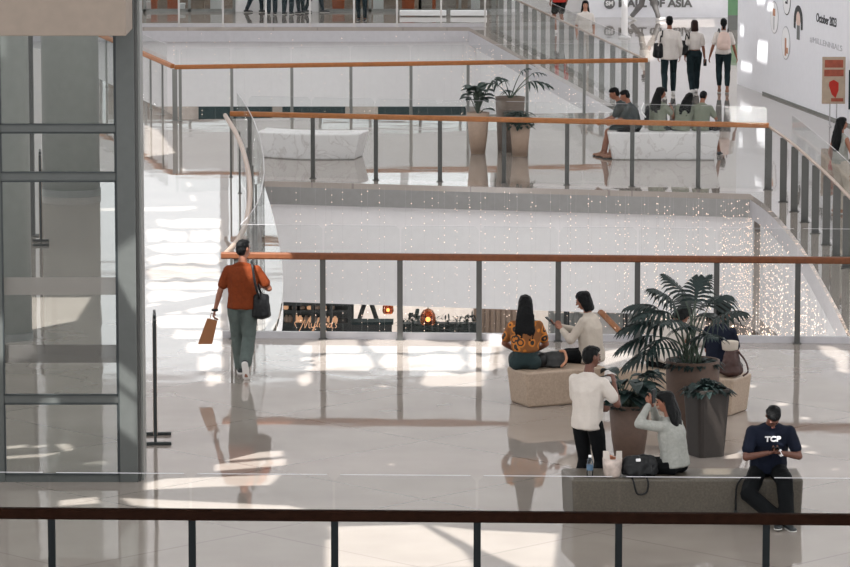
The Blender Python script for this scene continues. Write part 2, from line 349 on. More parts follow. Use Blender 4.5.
# ---------------------------------------------------------------- far wall: unseen high windows added to brighten the floor reflection, shopfronts at the bottom
YW = 114.8
wl = MB()
X0, X1 = -26, 26
def wseg(x0, x1, z0, z1, y=YW, t=.3): wl.box((x0, y, z0), (x1, y+t, z1))
wseg(X0, X1, 3.4, 4.6); wseg(X0, -11, 4.6, 10.6); wseg(2.0, X1, 4.6, 10.6); wseg(X0, X1, 10.6, 17.9)
xs = lambda px: (px-CX)/F*YW
wseg(xs(234), xs(320), 0, 3.4); wseg(xs(500), X1, 0, 3.4); wseg(X0, xs(100), 0, 3.4)
tag(wl.build('wall_back', 'white'), kind='structure')
win = tag(empty('window_2', (-4.5, YW, 4.6)), kind='structure')
f = MB()
for k in range(6): x = -11+13*k/5; f.box((x-.12+4.5, 0, 0), (x+.12+4.5, .2, 6))
f.box((-6.5, 0, 2.9), (6.5, .2, 3.1)); f.build('window_frame', 'white', win)
MB().box((-6.5, .08, 0), (6.5, .1, 6)).build('pane', 'glass', win)
def shopfront(n, x0, x1, m, items):
    o = tag(empty('window_%d' % n, ((x0+x1)/2, YW, 0)), kind='structure'); h = (x1-x0)/2
    MB().box((-h, .02, 0), (h, .04, 3.4)).build('pane', 'door_glass', o)
    f = MB(); k = max(2, round(2*h/1.25))
    for i in range(k+1): x = -h+2*h*i/k; f.box((x-.04, -.03, 0), (x+.04, .06, 3.4))
    f.box((-h, -.03, 0), (h, .06, .08)).build('window_frame', 'post_mid', o)
    MB().box((-h, 2.5, 0), (h, 2.6, 3.4)).build('shop_back_panel', m, o)
shopfront(3, xs(100), xs(234), 'brown', 0); shopfront(4, xs(320), xs(420), 'brown', 0); shopfront(5, xs(420), xs(500), 'greypanel', 0)
rr = random.Random(3)
for k, (px, wdt, hh, m, lab) in enumerate((
    (153, .16, .30, 'orange', 'orange carton at the left end of the far shop front'), (147, .14, .24, 'paper', 'white carton left of the orange one in the far shop front'),
    (170, .3, .34, 'orange', 'wide orange carton in the far shop window near the first pale post'), (181, .16, .2, 'paper', 'small white carton low in the far shop window'),
    (196, .4, .3, 'brown', 'brown crate on the floor of the far left shop'), (214, .34, .42, 'paper', 'white display block in the far left shop window'),
    (338, .34, .3, 'orange', 'orange brown crate in the far middle shop window'), (378, .3, .36, 'paper', 'pale box in the far middle shop window'), (408, .36, .5, 'orange', 'tall orange display box right in the far middle shop'),
    (434, .1, .6, 'orange', 'narrow orange post stand in the far right shop'), (462, .34, .3, 'brown', 'low brown box in the far right shop'), (476, .26, .46, 'paper', 'white display stand in the far right shop'))):
    X = xs(px); o = MB().box((-wdt/2, -.15, 0), (wdt/2, .15, hh)).box((-wdt/2-.01, -.16, hh-.05), (wdt/2+.01, .16, hh+.01)).build('carton', m, loc=(X, YW+.5+(k % 3)*.4, 0), bevel=.006)
    tag(o, lab, 'box', 'cartons in the far shop windows')
tag(MB().box((xs(400), 112.9, .02), (xs(446), 113.3, .16)).build('low_plinth', 'paper', bevel=.02), 'long low white plinth behind the far balustrade, left one', 'plinth')
tag(MB().box((xs(450), 112.9, .02), (xs(486), 113.3, .16)).build('low_plinth', 'paper', bevel=.02), 'short low white plinth behind the far balustrade, right one', 'plinth')
# white wall with the mall's name
sgx = lambda px: (px-CX)/F*112.6
o = MB().box((sgx(588), 112.6, 0), (sgx(728), 112.8, 3.2)).build('wall_sign', 'white_gloss'); o.name = 'wall_far_right'; tag(o, kind='structure')
tt = text('wall_lettering', 'MALL OF ASIA', .30, 'ink_grey', mtx=Matrix.Translation(A(655, 3.6, 112.58)) @ Matrix.Rotation(PI/2, 4, 'X'), width=74/S(14.7)*1.0, bold=.012)
tag(tt, 'grey capitals MALL OF ASIA on the white wall at the top', 'lettering')
lg = empty('wall_emblem', A(609.5, 3.5, 112.58)); tag(lg, 'round grey emblem left of the grey capitals on the white wall', 'emblem')
bm = MB(); bm.lathe([(.155, 0), (.155, .01)], n=28); ob = bm.build('disc', 'ink_grey', lg); ob.rotation_euler = (PI/2, 0, 0)
text('letters', 'SM', .17, 'paper', lg, Matrix.Translation((0, -.014, 0)) @ Matrix.Rotation(PI/2, 4, 'X'), bold=.008)
o = empty('wall_panel', A(733, 35, 108)); tag(o, 'grey panel with a green band beside the end of the white hoarding', 'panel')
MB().box((-.14, 0, .40), (.2, .1, .95)).build('green_band', 'green', o); MB().box((-.14, 0, 0), (.2, .1, .40)).build('grey_base', 'post_mid', o); MB().box((-.14, 0, .95), (.2, .1, 2.4)).build('white_top', 'white', o)
for c in (o,): c.location.z = 0
b = empty('white_pole', G(624.5, 38)); tag(b, 'slim white pole standing in front of the far lettering', 'pole')
MB().lathe([(.085, 0), (.085, 2.6)], n=20).build('shaft', 'white', b, smooth=False); MB().lathe([(.16, 0), (.16, .04), (.1, .06)], n=20).build('foot', 'white', b)
# ---------------------------------------------------------------- right hoarding
PE = P1 + wu*9
hb = MB(); q = [(P0.x, P0.y), (PE.x, PE.y), (PE.x-wn.x*.2, PE.y-wn.y*.2), (P0.x-wn.x*.2, P0.y-wn.y*.2)]
tag(hb.prism(q, 0, 5.5).build('wall_right', 'white_gloss'), kind='structure')
b0 = onwall(763, 94); sk = MB(); q = [(b0.x+wn.x*.02, b0.y+wn.y*.02), (PE.x+wn.x*.02, PE.y+wn.y*.02), (PE.x, PE.y), (b0.x, b0.y)]
tag(sk.prism(q, 0, .05).build('baseboard_right', 'post_mid'), kind='structure')
WM = lambda p: Matrix(((wu.x, 0, wn.x, p.x), (wu.y, 0, wn.y, p.y), (0, 1, 0, p.z), (0, 0, 0, 1)))
def sticker(px, py, r, ring, fill, label, extra):
    o = empty('wall_sticker', (0, 0, 0)); o.matrix_world = WM(onwall(px, py, .002)); tag(o, label, 'sticker', 'round stickers on the white hoarding')
    MB().lathe([(r, 0), (r, .006)], n=40).build('ring', ring, o); MB().lathe([(r*.93, 0), (r*.93, .009)], n=40).build('disc', fill, o)
    for nm, m, parts in extra:
        mb = MB()
        for p in parts: mb.box((p[0]*r, p[1]*r, .008), (p[2]*r, p[3]*r, .013))
        mb.build(nm, m, o, bevel=.002)
sticker(774.5, 17.5, .36, 'fascia_pale', 'paper', 'pale round sticker with an orange blot, farthest on the white hoarding', [('orange_blot', 'peach', [(-.3, .1, .3, .55)]), ('grey_stem', 'fascia_pale', [(-.12, -.75, .12, .05)])])
sticker(787, 0, .33, 'ink', 'paper', 'thin black ringed round sticker cut by the top of the picture', [('black_mark', 'ink', [(-.3, -.25, .3, -.1), (.1, -.25, .3, .3), (-.3, .2, .3, .35)])])
sticker(786, 43, .37, 'fascia_pale', 'paper', 'pale round sticker with a tan figure, lowest on the hoarding', [('tan_figure', 'peach', [(-.15, -.75, .2, .3), (-.1, -.6, .6, -.25)])])
hp = empty('wall_sticker', (0, 0, 0)); hp.matrix_world = WM(onwall(798.5, 23, .002)); tag(hp, 'black hooded arch sticker with a pale face on the white hoarding', 'sticker', 'round stickers on the white hoarding')
arch = [(.36*math.cos(t), .05+.33*math.sin(t)) for t in [PI*k/16 for k in range(17)]] + [(-.36, -.12), (-.24, -.14), (-.24, .0)] + [(-.2*math.cos(t), .05+.2*math.sin(t)) for t in [PI*k/10 for k in range(11)]] + [(.24, 0), (.24, -.14), (.36, -.12)]
MB().prism(arch, 0, .01).build('arch', 'ink', hp)
MB().lathe([(.17, 0), (.17, .008)], (0, .08, 0), n=24).build('face', 'pinkish', hp); MB().box((-.09, -.36, 0), (.12, -.05, .012)).build('body_stroke', 'ink_grey', hp)
tag(text('wall_lettering', 'October 2023', .26, 'ink', mtx=WM(onwall(826.5, 20.5, .004)), width=1.62, bold=.004), 'small black words October 2023 on the white hoarding', 'lettering')
tag(text('wall_lettering', '#MILLENNIALS', .17, 'pale_print', mtx=WM(onwall(826, 44, .004)), space=1.03, width=2.6), 'row of thin grey spaced capitals below the black words', 'lettering')
# poster on legs
p = G(833, 126); ps = empty('poster_stand', p); tag(ps, 'rust red poster with a cone on two thin legs by the hoarding', 'poster stand')
k = 1/48.9; zb = (126-103.5)*k; zt = (126-56)*k
MB().box((-.24, -.02, zb), (.24, .02, zt)).build('board_frame', 'posterbeige', ps, bevel=.008); MB().box((-.215, -.026, zb+.03), (.215, -.018, zt-.03)).build('poster_print', 'posterbeige', ps)
for lo_, hi_ in (((-.2, -.03, zt-.40), (.2, -.025, zt-.26)), ((-.19, -.03, zt-.22), (.19, -.025, zt-.06)), ((-.05, -.03, zb+.05), (.2, -.025, zb+.12))): MB().box(lo_, hi_).build('red_band', 'poster', ps)
MB().prism([(-.1, 0), (-.04, -.18), (.04, -.26), (.1, -.1), (.1, .06), (0, .12), (-.09, .08)], -.004, 0).build('cone_picture', 'red', ps).matrix_local = Matrix.Translation((0, -.03, zb+.38)) @ Matrix.Rotation(PI/2, 4, 'X')
for s in (-.07, .07): MB().box((s-.012, -.012, 0), (s+.012, .012, zb)).box((s-.02, -.2, 0), (s+.02, .2, .015)).build('leg', 'fascia_pale', ps)
bo = empty('banner_stand', G(851, 134)); tag(bo, 'dark green banner stand cut by the right edge behind the poster', 'banner')
MB().box((-.06, -.02, .5), (.2, .02, 1.3)).build('banner', 'teal', bo); MB().box((-.01, -.015, 0), (.03, .015, .5)).build('pole', 'dark', bo)
# ---------------------------------------------------------------- railings
def railing(name, label, posts, rail, zr, zg, side, mp, mr, pw=.07, pd=.03, rail_r=(.045, .035), goff=.09, group='glass railings round the voids', channel=True, tube=False, corners=(), gl=None, roff=0, facing=False, gm='glass'):
    """posts: base points; rail: plan path; side: +1 puts glass left of the path, -1 right"""
    base = posts[len(posts)//2]; o = empty(name, (base.x, base.y, 0)); tag(o, label, 'railing', group)
    bx = Vector((base.x, base.y, 0)); R = [Vector((p.x, p.y, 0))-bx for p in rail]; n = len(R)
    nor = []
    for i in range(n):
        d = (R[min(i+1, n-1)]-R[max(i-1, 0)]).normalized(); nor.append(Vector((-d.y, d.x, 0))*side)
    if tube:
        MB().tube([p - q*roff + Vector((0, 0, zr)) for p, q in zip(R, nor)], rail_r[0], 10).build('handrail', mr, o, smooth=True)
    else:
        mb = MB(); a, b = rail_r
        prof = [(-a, -b*.6), (-a*.7, -b), (a*.7, -b), (a, -b*.6), (a, b*.6), (a*.7, b), (-a*.7, b), (-a, b*.6)]
        rings = [[mb.bm.verts.new(p - q*roff + q*u + Vector((0, 0, zr+v))) for u, v in prof] for p, q in zip(R, nor)]
        for i in range(n-1):
            for k in range(8): mb.bm.faces.new((rings[i][k], rings[i][(k+1) % 8], rings[i+1][(k+1) % 8], rings[i+1][k]))
        mb.bm.faces.new(rings[0]); mb.bm.faces.new(rings[-1][::-1]); mb.build('handrail', mr, o)
    for i, p in enumerate(posts):
        q = Vector((p.x, p.y, 0))-bx; j = min(range(n), key=lambda k: (R[k]-q).length)
        d = (R[min(j+1, n-1)]-R[max(j-1, 0)]).normalized(); ang = math.atan2(d.y, d.x) if not facing else 0
        w = pw*(1.7 if i in corners else 1)
        mb = MB(); mb.box((-w/2, -pd/2, 0), (w/2, pd/2, zr-rail_r[1]*.9)).box((-w/2-.02, -pd/2-.02, 0), (w/2+.02, pd/2+.02, .012))
        mb.build('post', mp, o, loc=q, rz=ang)
    # glass panes between successive posts along the path (a path that bends is cut in more panes)
    gp = [p + q*goff for p, q in zip(R, nor)]
    cuts = gl or [gp[min(range(n), key=lambda k: (R[k]-(Vector((p.x, p.y, 0))-bx)).length)] for p in posts]
    for a, b in zip(cuts[:-1], cuts[1:]):
        d = b-a; L = d.length; ang = math.atan2(d.y, d.x); g = .012
        if L < .1: continue
        pr = [(g, .03), (L-g, .03), (L-g, zg-.05), (L-g-.05, zg), (g+.05, zg), (g, zg-.05)]
        v = [(x, -.006, z) for x, z in pr] + [(x, .006, z) for x, z in pr]; m = len(pr)
        mb = MB().pts(v, [tuple(range(m)), tuple(range(m, 2*m))[::-1]] + [(i, m+i, m+(i+1) % m, (i+1) % m) for i in range(m)])
        po = mb.build('glass_panel', gm, o, loc=a, rz=ang)
        MB().box((g+.05, -.006, zg), (L-g-.05, .006, zg+.004)).build('edge_highlight', 'fascia_pale', po)  # pale strip coloured as the light caught on the glass edge
    if channel: MB().ribbon([(p.x, p.y) for p in [x + q*(goff-.04) for x, q in zip(R, nor)]], 0, .09, .08*side).build('base_channel', 'fascia_pale', o)
    return o
def along(P, Q, n): return [P + (Q-P)*(i/(n)) for i in range(n+1)]
def line_posts(P, Q, pxs):
    out = []
    for px in pxs:      # intersection of the base line with the vertical plane through a picture column
        sx = (px-CX)/F; D = Q-P
        # X/(Y*cos+H*sin) = sx (depth along the lens axis)
        c, s = math.cos(PITCH), math.sin(PITCH)
        t = (sx*(P.y*c+H*s)-P.x)/(D.x-sx*D.y*c); out.append(P + D*t)
    return out
# near railing at the bottom of the picture
z = 1.1
Pn, Qn = G(0, 513, z), G(850, 519.5, z); Pn.z = Qn.z = 0
pp = line_posts(Pn, Qn, (-88, 53, 193, 335, 477, 618, 765, 905))
railing('glass_railing', 'glass railing with a timber handrail coloured dark for shade across the bottom of the picture', pp, [pp[0], *pp[1:-1], pp[-1]], z, 1.5, -1, 'dark_post', 'wood_shaded', .066, .04, (.05, .05), .1, gm='near_glass')
# railing in the middle (near side of the first void)
Pm, Qm = G(222, 338.5), G(870, 344.5)
pp = line_posts(Pm, Qm, (237, 323, 400, 479, 558, 637, 716, 797, 874))
railing('glass_railing', 'glass railing with a rust brown handrail behind the sitting people, middle of the picture', pp, [Pm]+pp, 1.14, 1.55, 1, 'post', 'wood', .075, .035, (.05, .045), .1)
# railing on the far side of the first void
Pf, Qf = G(231, 176.5), G(768, 190)
pp = line_posts(Pf, Qf, (250, 313, 376, 440, 504, 567, 632, 698, 768))
railing('glass_railing', 'long glass railing with an orange timber handrail in front of the far marble benches', pp, [Pf]+pp, 1.16, 1.5, -1, 'post', 'wood_pale', .075, .035, (.05, .045), .1, corners=(8,), channel=False)
# farthest cross railing
Pt, Qt = L0.copy(), R0.copy()
pp = line_posts(Pt, Qt, (175, 180.5, 232, 292, 351, 411, 468, 527, 584, 647))
railing('glass_railing', 'glass railing with an orange handrail behind the potted plants on the far bridge', pp, pp, 1.13, 1.5, 1, 'post_mid', 'wood_pale', .06, .035, (.05, .045), .1, corners=(0, 9), channel=False)
# its return on the left, going away
lp = [L0 + ld*(1.35*k) for k in range(1, 9)]
railing('glass_railing', 'short glass railing going away at the left behind the grey door frame', lp, [L0+ld*.2]+lp, 1.13, 1.5, -1, 'post_mid', 'wood_pale', .06, .035, (.05, .045), .1, channel=False)
# right side of the far void
rp = [R0 + rd*(1.41*k) for k in range(1, 17)]
railing('glass_railing', 'long slanting glass railing with wide grey posts on the right of the far void', rp, [R0+rd*.2]+rp, 1.13, 1.5, 1, 'post_mid', 'rail_light', .12, .03, (.022, .02), .12, channel=False, facing=True)
# right side of the near void
rb = [G(*p) for p in ((783, 202), (794, 212), (804.5, 222.5), (815, 233.5), (826, 245), (836, 256.5), (846, 268.5), (858, 283), (870, 298))]
railing('glass_railing', 'glass railing with wide dark posts curving down the right edge of the picture', rb, [Qf + (rb[0]-Qf)*.06]+rb, 1.14, 1.52, -1, 'post', 'rail_light', .12, .03, (.022, .02), -.14, channel=False, facing=True)
# curved railing on the left of the near void
cp = [Vector((p.x, p.y, 0)) for p in spline(curve_base, 6)]
cps = [cp[i] for i in range(0, len(cp), 4)]
railing('glass_railing', 'curved glass railing with a pale tube handrail beside the walking man in orange', cps, cp, 1.14, 1.56, 1, 'post', 'rail_light', .06, .03, (.04, .04), .12, channel=False, tube=True, roff=.1)
# balustrade at the far end above the second void
Pb, Qb = Vector((void_far[3][0], 109.1, 0)), Vector((RE.x, 109.1, 0))
pp = line_posts(Pb, Qb, (92, 135.5, 179, 223, 266, 310, 354, 397, 441, 485))
railing('glass_railing', 'far glass balustrade with pale posts in front of the standing legs at the top', pp, pp, 1.1, 1.45, 1, 'post_pale', 'rail_light', .05, .03, (.035, .03), .1)
# ---------------------------------------------------------------- storefront on the left
YD = 43.4
wd = tag(empty('window_1', (0, 0, 0)), kind='structure'); base = A(70, 485, YD); wd.location = (base.x, YD, 0)
def dx(px): return A(px, 300, YD).x - base.x
def dz(py): return A(70, py, YD).z
ztop = 7.6
fr = MB(); fr.box((dx(117), 0, 0), (dx(136.5), .14, ztop)).build('corner_post', 'frame', wd, bevel=.004)
MB().box((dx(136.7), .05, 0), (dx(138.8), .5, ztop)).build('corner_return', 'post', wd); MB().box((dx(139), .12, 0), (dx(141.5), .55, ztop)).build('corner_seal', 'post_mid', wd)
MB().box((dx(-60), 0, 0), (dx(2.5), .14, ztop)).build('side_post', 'frame', wd, bevel=.004)
for y0, y1 in ((125, 132.5), (173, 181), (395.5, 403.5), (475, 484)): MB().box((dx(2.6), .01, dz(y1)), (dx(116.9), .12, dz(y0))).build('transom', 'frame', wd, bevel=.004)
gk = MB(); e = .012
for y0, y1 in ((-40, 125), (132.5, 173), (181, 395.5), (403.5, 475)):
    a, b, c, d = dx(2.6), dx(116.9), dz(y1), dz(y0)
    gk.box((a, -.006, c), (a+e, .05, d)); gk.box((b-e, -.006, c), (b, .05, d)); gk.box((a, -.006, c), (b, .05, c+e)); gk.box((a, -.006, d-e), (b, .05, d))
    MB().box((a, .06, c), (b, .07, d)).build('pane', 'door_glass', wd)
gk.build('gasket', 'frame_dark', wd)
MB().box((dx(2.8), .052, dz(295.5)), (dx(116.5), .056, dz(278))).build('frosted_band', 'frost', wd); MB().box((dx(2.8), .052, dz(363.5)), (dx(116.5), .056, dz(345.5))).build('frosted_band', 'frost_dark', wd)
MB().box((dx(117.5), -.003, .0), (dx(118.3), .0, ztop)).build('shadow_gap', 'frame_dark', wd)
s0 = A(-60, 36, 42.4); s1 = A(126, 36, 42.4)
tag(MB().box((s0.x, 42.4, s1.z), (s1.x, 43.35, s1.z+3)).build('trim_soffit', 'beige', bevel=.01), kind='structure').name = 'trim_40'
c = G(69, 198); q = empty('column', (c.x, c.y+.5, 0)); tag(q, 'wide round grey column seen through the glass at left', 'column')
MB().lathe([(.505, .12), (.505, 17.9)], n=48).build('shaft', 'column', q, smooth=True); MB().lathe([(.52, 0), (.52, .12)], n=48).build('base_ring', 'post_mid', q)
c = G(8, 342); q = empty('column', (c.x, c.y+.3, 0)); tag(q, 'second grey column at the left picture edge behind the glass', 'column')
MB().lathe([(.30, .1), (.30, 17.9)], n=40).build('shaft', 'column', q, smooth=True); MB().lathe([(.31, 0), (.31, .1)], n=40).build('base_ring', 'post_mid', q)
c = G(32, 236); q = empty('slim_post', c); tag(q, 'slim dark upright between the two columns behind the glass', 'post'); MB().box((-.055, -.05, 0), (.055, .05, 9)).build('upright', 'post', q, bevel=.01); MB().box((-.12, -.12, 0), (.12, .12, .02)).build('foot_plate', 'post', q)
def sign_stand(px, py0, py1, label, L):
    a, b = G(px, py1), G(px, py0); o = empty('sign_stand', a); tag(o, label, 'sign stand')
    ang = math.atan2(b.y-a.y, b.x-a.x); o.rotation_euler = (0, 0, ang); D = (b-a).length
    MB().box((-.02, -.02, .1), (D*.9, .02, 1.46)).box((D*.2, -.016, 1.46), (D*.85, .016, 1.5)).build('board', 'dark', o, bevel=.012)
    MB().box((0, -.024, .12), (D*.88, -.0205, 1.42)).box((0, .0205, .12), (D*.88, .024, 1.42)).build('sheet', 'rail_light', o)
    for x in (0, D*.9): MB().box((x-.03, -L, 0), (x+.03, L, .035)).build('foot_bar', 'dark', o, bevel=.008)
    for x in (0.02, D*.86): MB().box((x-.015, -.015, .03), (x+.015, .015, .14)).build('strut', 'dark', o)
sign_stand(155.5, 434, 445, 'upright sign stand seen edge on beside the grey door frame', .185)
sign_stand(41, 241, 246, 'small sign stand on the floor between the columns behind the glass', .13)
# ---------------------------------------------------------------- benches
def block(name, label, P, Q, depth, h, m, slope=.07, group=None, bev=.03, cat='bench', curve=0, cut=0):
    d = (Q-P); L = d.length; d.normalize(); ang = math.atan2(d.y, d.x)
    o = MB(); n = 10; top = []; bot = []
    for i in range(n+1):
        u = i/n; y = curve*math.sin(PI*u); top.append((u*L, y)); bot.append((slope+u*(L-2*slope), y+slope*.4))
    T = top + [(x-cut*(1-x/L), y+depth) for x, y in top[::-1]]; B = bot + [(x-cut*(1-x/L), y+depth-slope*.8) for x, y in bot[::-1]]; k = len(T)
    o.pts([(x, y, 0) for x, y in B] + [(x, y, h) for x, y in T], [tuple(range(k))[::-1], tuple(range(k, 2*k))] + [(i, (i+1) % k, k+(i+1) % k, k+i) for i in range(k)])
    bmesh.ops.dissolve_limit(o.bm, angle_limit=.001, verts=o.bm.verts, edges=o.bm.edges)
    ob = o.build(name, m, bevel=bev, loc=(P.x, P.y, 0), rz=ang, seg=3); tag(ob, label, cat, group); return ob
def v0(p): return Vector((p.x, p.y, 0))
BA = (G(526, 408.5), G(606, 402)); BB = (G(614, 406), G(733, 417)); BC = (G(572, 521.5), G(803, 521.5))
block('stone_bench', 'tan stone bench under the woman in the orange print top', *BA, .55, .44, 'tan', .05, 'tan stone benches round the planters')
block('stone_bench', 'tan stone bench behind the tall planter, with a brown bag at its right end', *BB, .55, .46, 'tan', .05, 'tan stone benches round the planters')
block('stone_bench', 'long grey speckled stone bench nearest the camera, bottle and seated man on it', *BC, .62, .455, 'bench_grey', .02, cut=.1)
block('marble_bench', 'long white marble bench under the far row of sitting people', G(607, 160), G(720, 160.5), .75, .53, 'marble', .1, 'white marble benches on the far bridge')
block('marble_bench', 'empty white marble bench behind the curved railing', G(256, 157.5), G(360, 160), .8, .5, 'marble', .12, 'white marble benches on the far bridge', curve=-.25)
# ---------------------------------------------------------------- light strands in the voids (nobody could count these)
def curtain(label, rows, seed, drop, prob, r=.011, dens=.11):
    rg = random.Random(seed); mbw = MB(); mbb = MB()
    root = empty('fairy_light_curtain', (rows[0][0][0][0], rows[0][0][0][1], -.05)); tag(root, label, 'light curtain', kind='stuff'); base = Vector(root.location)
    for path, pr, step in rows:
        P = [Vector((p[0], p[1], 0)) for p in path]
        for a, b in zip(P[:-1], P[1:]):
            n = max(1, int((b-a).length/step))
            for i in range(n):
                p = a + (b-a)*((i+rg.random()*.6)/n) + Vector((rg.uniform(-.12, .12), rg.uniform(-.12, .12), 0)); p.z = -.03; q = p-base
                mbw.box((q.x-.0008, q.y-.0008, q.z-drop), (q.x+.0008, q.y+.0008, q.z))
                zz = -rg.random()*.2
                while zz > -drop:
                    if rg.random() < pr:
                        s = r*rg.uniform(.6, 1.25); c = Vector((q.x, q.y, q.z+zz))
                        mbb.pts([c+Vector(v)*s for v in ((1,0,0),(-1,0,0),(0,1,0),(0,-1,0),(0,0,1.3),(0,0,-1.3))], [(0,2,4),(2,1,4),(1,3,4),(3,0,4),(2,0,5),(1,2,5),(3,1,5),(0,3,5)])
                    zz -= dens
    w_ = mbw.build('wires', 'wire', root); b_ = mbb.build('bulbs', 'fairy', root); w_['kind'] = b_['kind'] = 'stuff'
sh = lambda path, dx_, dy_: [(p[0]+dx_, p[1]+dy_) for p in path]
be = [left_edge[0], right_edge[0]]
mid = ((be[0][0]*.6+be[1][0]*.4), (be[0][1]*.6+be[1][1]*.4))
curtain('curtain of hanging fairy light strands inside the nearer void', [
    (sh([be[0], mid], 0, -.2), .55, .2), (sh([mid, be[1]], -.1, -.2), .6, .17), (sh([mid, be[1]], -.1, -.6), .4, .22),
    (sh(right_edge, -.25, -.15), .75, .15), (sh(right_edge, -.6, -.3), .7, .2), (sh(right_edge, -1.1, -.5), .65, .26), (sh(right_edge, -1.7, -.8), .6, .32), (sh(right_edge, -2.3, -1.1), .5, .4)], 5, 3.6, .5, .0085, .13)
curtain('faint curtain of light strands inside the farther void', [([(void_far[3][0]+2, 108.6), (void_far[2][0]-.3, 108.6)], .15, .3), ([(void_far[1][0]-.2, void_far[1][1]+.3), (void_far[2][0]-.25, 108)], .35, .35)], 6, 2.6, .3, .009)
# ---------------------------------------------------------------- lower storey seen under the near void
tag(MB().box((-14, 82, -6), (14, 82.3, -2.2)).build('wall_lower', 'greypanel'), kind='structure')
tag(MB().box((-16, 112, -6), (10, 112.3, -2.1)).build('wall_lower_far', 'greypanel'), kind='structure')
YL = 76.0
def L_(px, py, Y=YL): return A(px, py, Y)
a, b = L_(281, 300), L_(345, 334)
sf = empty('shop_front', (L_(312, 330).x, YL+.35, -6)); tag(sf, 'dark shop front with lit shelves behind the gold script sign', 'shop front'); sx_ = sf.location.x
hw = (b.x-a.x)/2+.1
MB().box((-hw, 0, 0), (hw, .1, 2.4)).build('lower_panel', 'dark', sf); MB().box((-hw, .9, 0), (hw, 1.0, 3.9)).build('back_panel', 'dark', sf)
zs = [L_(312, y, YL+.6).z+6 for y in (301, 309, 322)]
for zz, th in zip(zs, (.07, .05, .05)): MB().box((-hw, .1, zz-th), (hw, .8, zz)).build('shelf_board', 'dark', sf)
for k in range(5): x = -hw+2*hw*k/4; MB().box((x-.03, .05, 2.3), (x+.03, .12, 3.9)).build('upright', 'dark', sf)
rg = random.Random(9)
for r_, (yb, n) in enumerate(((309, 7), (321.5, 11))):
    for k in range(n):
        px = 285+ (54/n)*k + rg.uniform(0, 2); p = L_(px, yb, YL+.55); p.z = -6+zs[r_+1]
        hgt = (.11, .17)[r_]*rg.uniform(.7, 1.1)
        o = MB().lathe([(.035, 0), (.05, .02), (.05, hgt*.7), (.025, hgt*.85), (.025, hgt)], n=10).build('jar', 'gold' if rg.random() < .4 else 'brown', loc=p, smooth=True)
        tag(o, 'small glowing jar on the %s shelf behind the gold script sign' % ('upper', 'lower')[r_], 'jar', 'jars on the %s lit shop shelf' % ('upper', 'lower')[r_])
# script sign
sg = empty('script_sign', L_(313, 328)); tag(sg, 'gold handwritten script sign on the lower shop front', 'sign')
strokes = [[(-.42, .03), (-.45, .1), (-.38, .14), (-.3, .12)], [(-.36, -.08), (-.3, .0), (-.2, .16), (-.2, .0), (-.1, .17), (-.1, .02), (-.06, .0)], [(-.04, .09), (-.04, .02), (.02, .02), (.05, .09), (.02, -.05), (-.03, -.17), (-.07, -.14), (.02, 0), (.08, .03)],
    [(.08, .03), (.15, .17), (.13, .19), (.1, .06), (.12, .02)], [(.22, .08), (.16, .08), (.16, .02), (.21, .03), (.23, .08), (.23, .02), (.26, .03)], [(.26, .03), (.29, .09), (.29, .02), (.34, .09), (.35, .02), (.38, .03)], [(.45, .08), (.4, .08), (.39, .02), (.44, .03), (.5, .2), (.46, .02), (.5, .0)], [(.6, .1), (.55, .08), (.58, .03), (.54, .0)]]
for st in strokes: MB().tube([(p.x*.78, 0, p.z) for p in spline([(x, 0, zz) for x, zz in st], 5)], .0085, 6).build('stroke', 'gold', sg, smooth=True)
br = MB().box((-.4, .03, -.01), (.5, .05, .01)); br.build('back_rail', 'dark', sg)
# A-shaped easel stand, pendants, hedge, lower balustrade, escalator handrail, lit planter
p = L_(368, 334, 77.7); es = empty('trestle_frame', (p.x, p.y, -6)); tag(es, 'dark A shaped trestle right of the script sign on the lower floor', 'trestle')
za = L_(368, 301, 77.7).z+6
for s in (-1, 1): MB().tube([(s*.42, s*.0, 1.9), (s*.05, 0, za)], .05, 6).build('leg', 'dark', es); 
for s in (-1, 1): MB().tube([(s*.42, 0, 0), (s*.42, 0, 1.9)], .05, 6).build('leg', 'dark', es)
MB().box((-.32, -.03, 2.15), (.32, .03, 2.22)).build('cross_bar', 'dark', es)
p = L_(366, 334, 76.6); cb = empty('counter', (p.x, p.y, -6)); tag(cb, 'long dark counter under the trestle on the lower floor', 'counter')
zc = L_(358, 322, 76.6).z+6; MB().box((-.35, 0, 0), (.5, .4, zc-.05)).build('counter_body', 'dark', cb); MB().box((-.38, -.03, zc-.05), (.53, .43, zc)).build('counter_top', 'teal', cb)
for k, (px, w_) in enumerate(((352, .07), (346, .1), (339, .07))):
    p = L_(px, 334, 77.5); o = empty('slim_post', (p.x, p.y, -6)); tag(o, 'dark lower floor shop upright, %s right of the script sign' % ('third', 'second', 'first')[k], 'post', 'uprights beside the script sign')
    MB().box((-w_/2, -.05, 0), (w_/2, .05, 3.4)).build('upright', 'dark', o); MB().box((-w_/2-.05, -.08, 0), (w_/2+.05, .08, .03)).build('foot_plate', 'dark', o)
for px, py, lab in ((388, 309, 'amber pendant lamp beside the trestle on the lower floor'), (428, 318, 'amber pendant lamp above the clipped hedge on the lower floor')):
    p = L_(px, py, 75); o = empty('pendant_lamp', p); tag(o, lab, 'lamp', 'amber pendant lamps on the lower floor')
    o.scale = (.65,)*3 if px < 400 else (.9,)*3
    MB().lathe([(.02, .2), (.1, .17), (.155, .08), (.17, -.06), (.13, -.14), (.12, -.14), (.15, -.05), (.14, .07), (.09, .15)], n=20).build('lamp_shade', 'lampshade', o, smooth=True)
    MB().ball((0, 0, -.03), .055).build('bulb', 'bulb', o, smooth=True); MB().tube([(0, 0, .18), (0, 0, 1.3)], .008, 6).build('cord', 'dark', o)
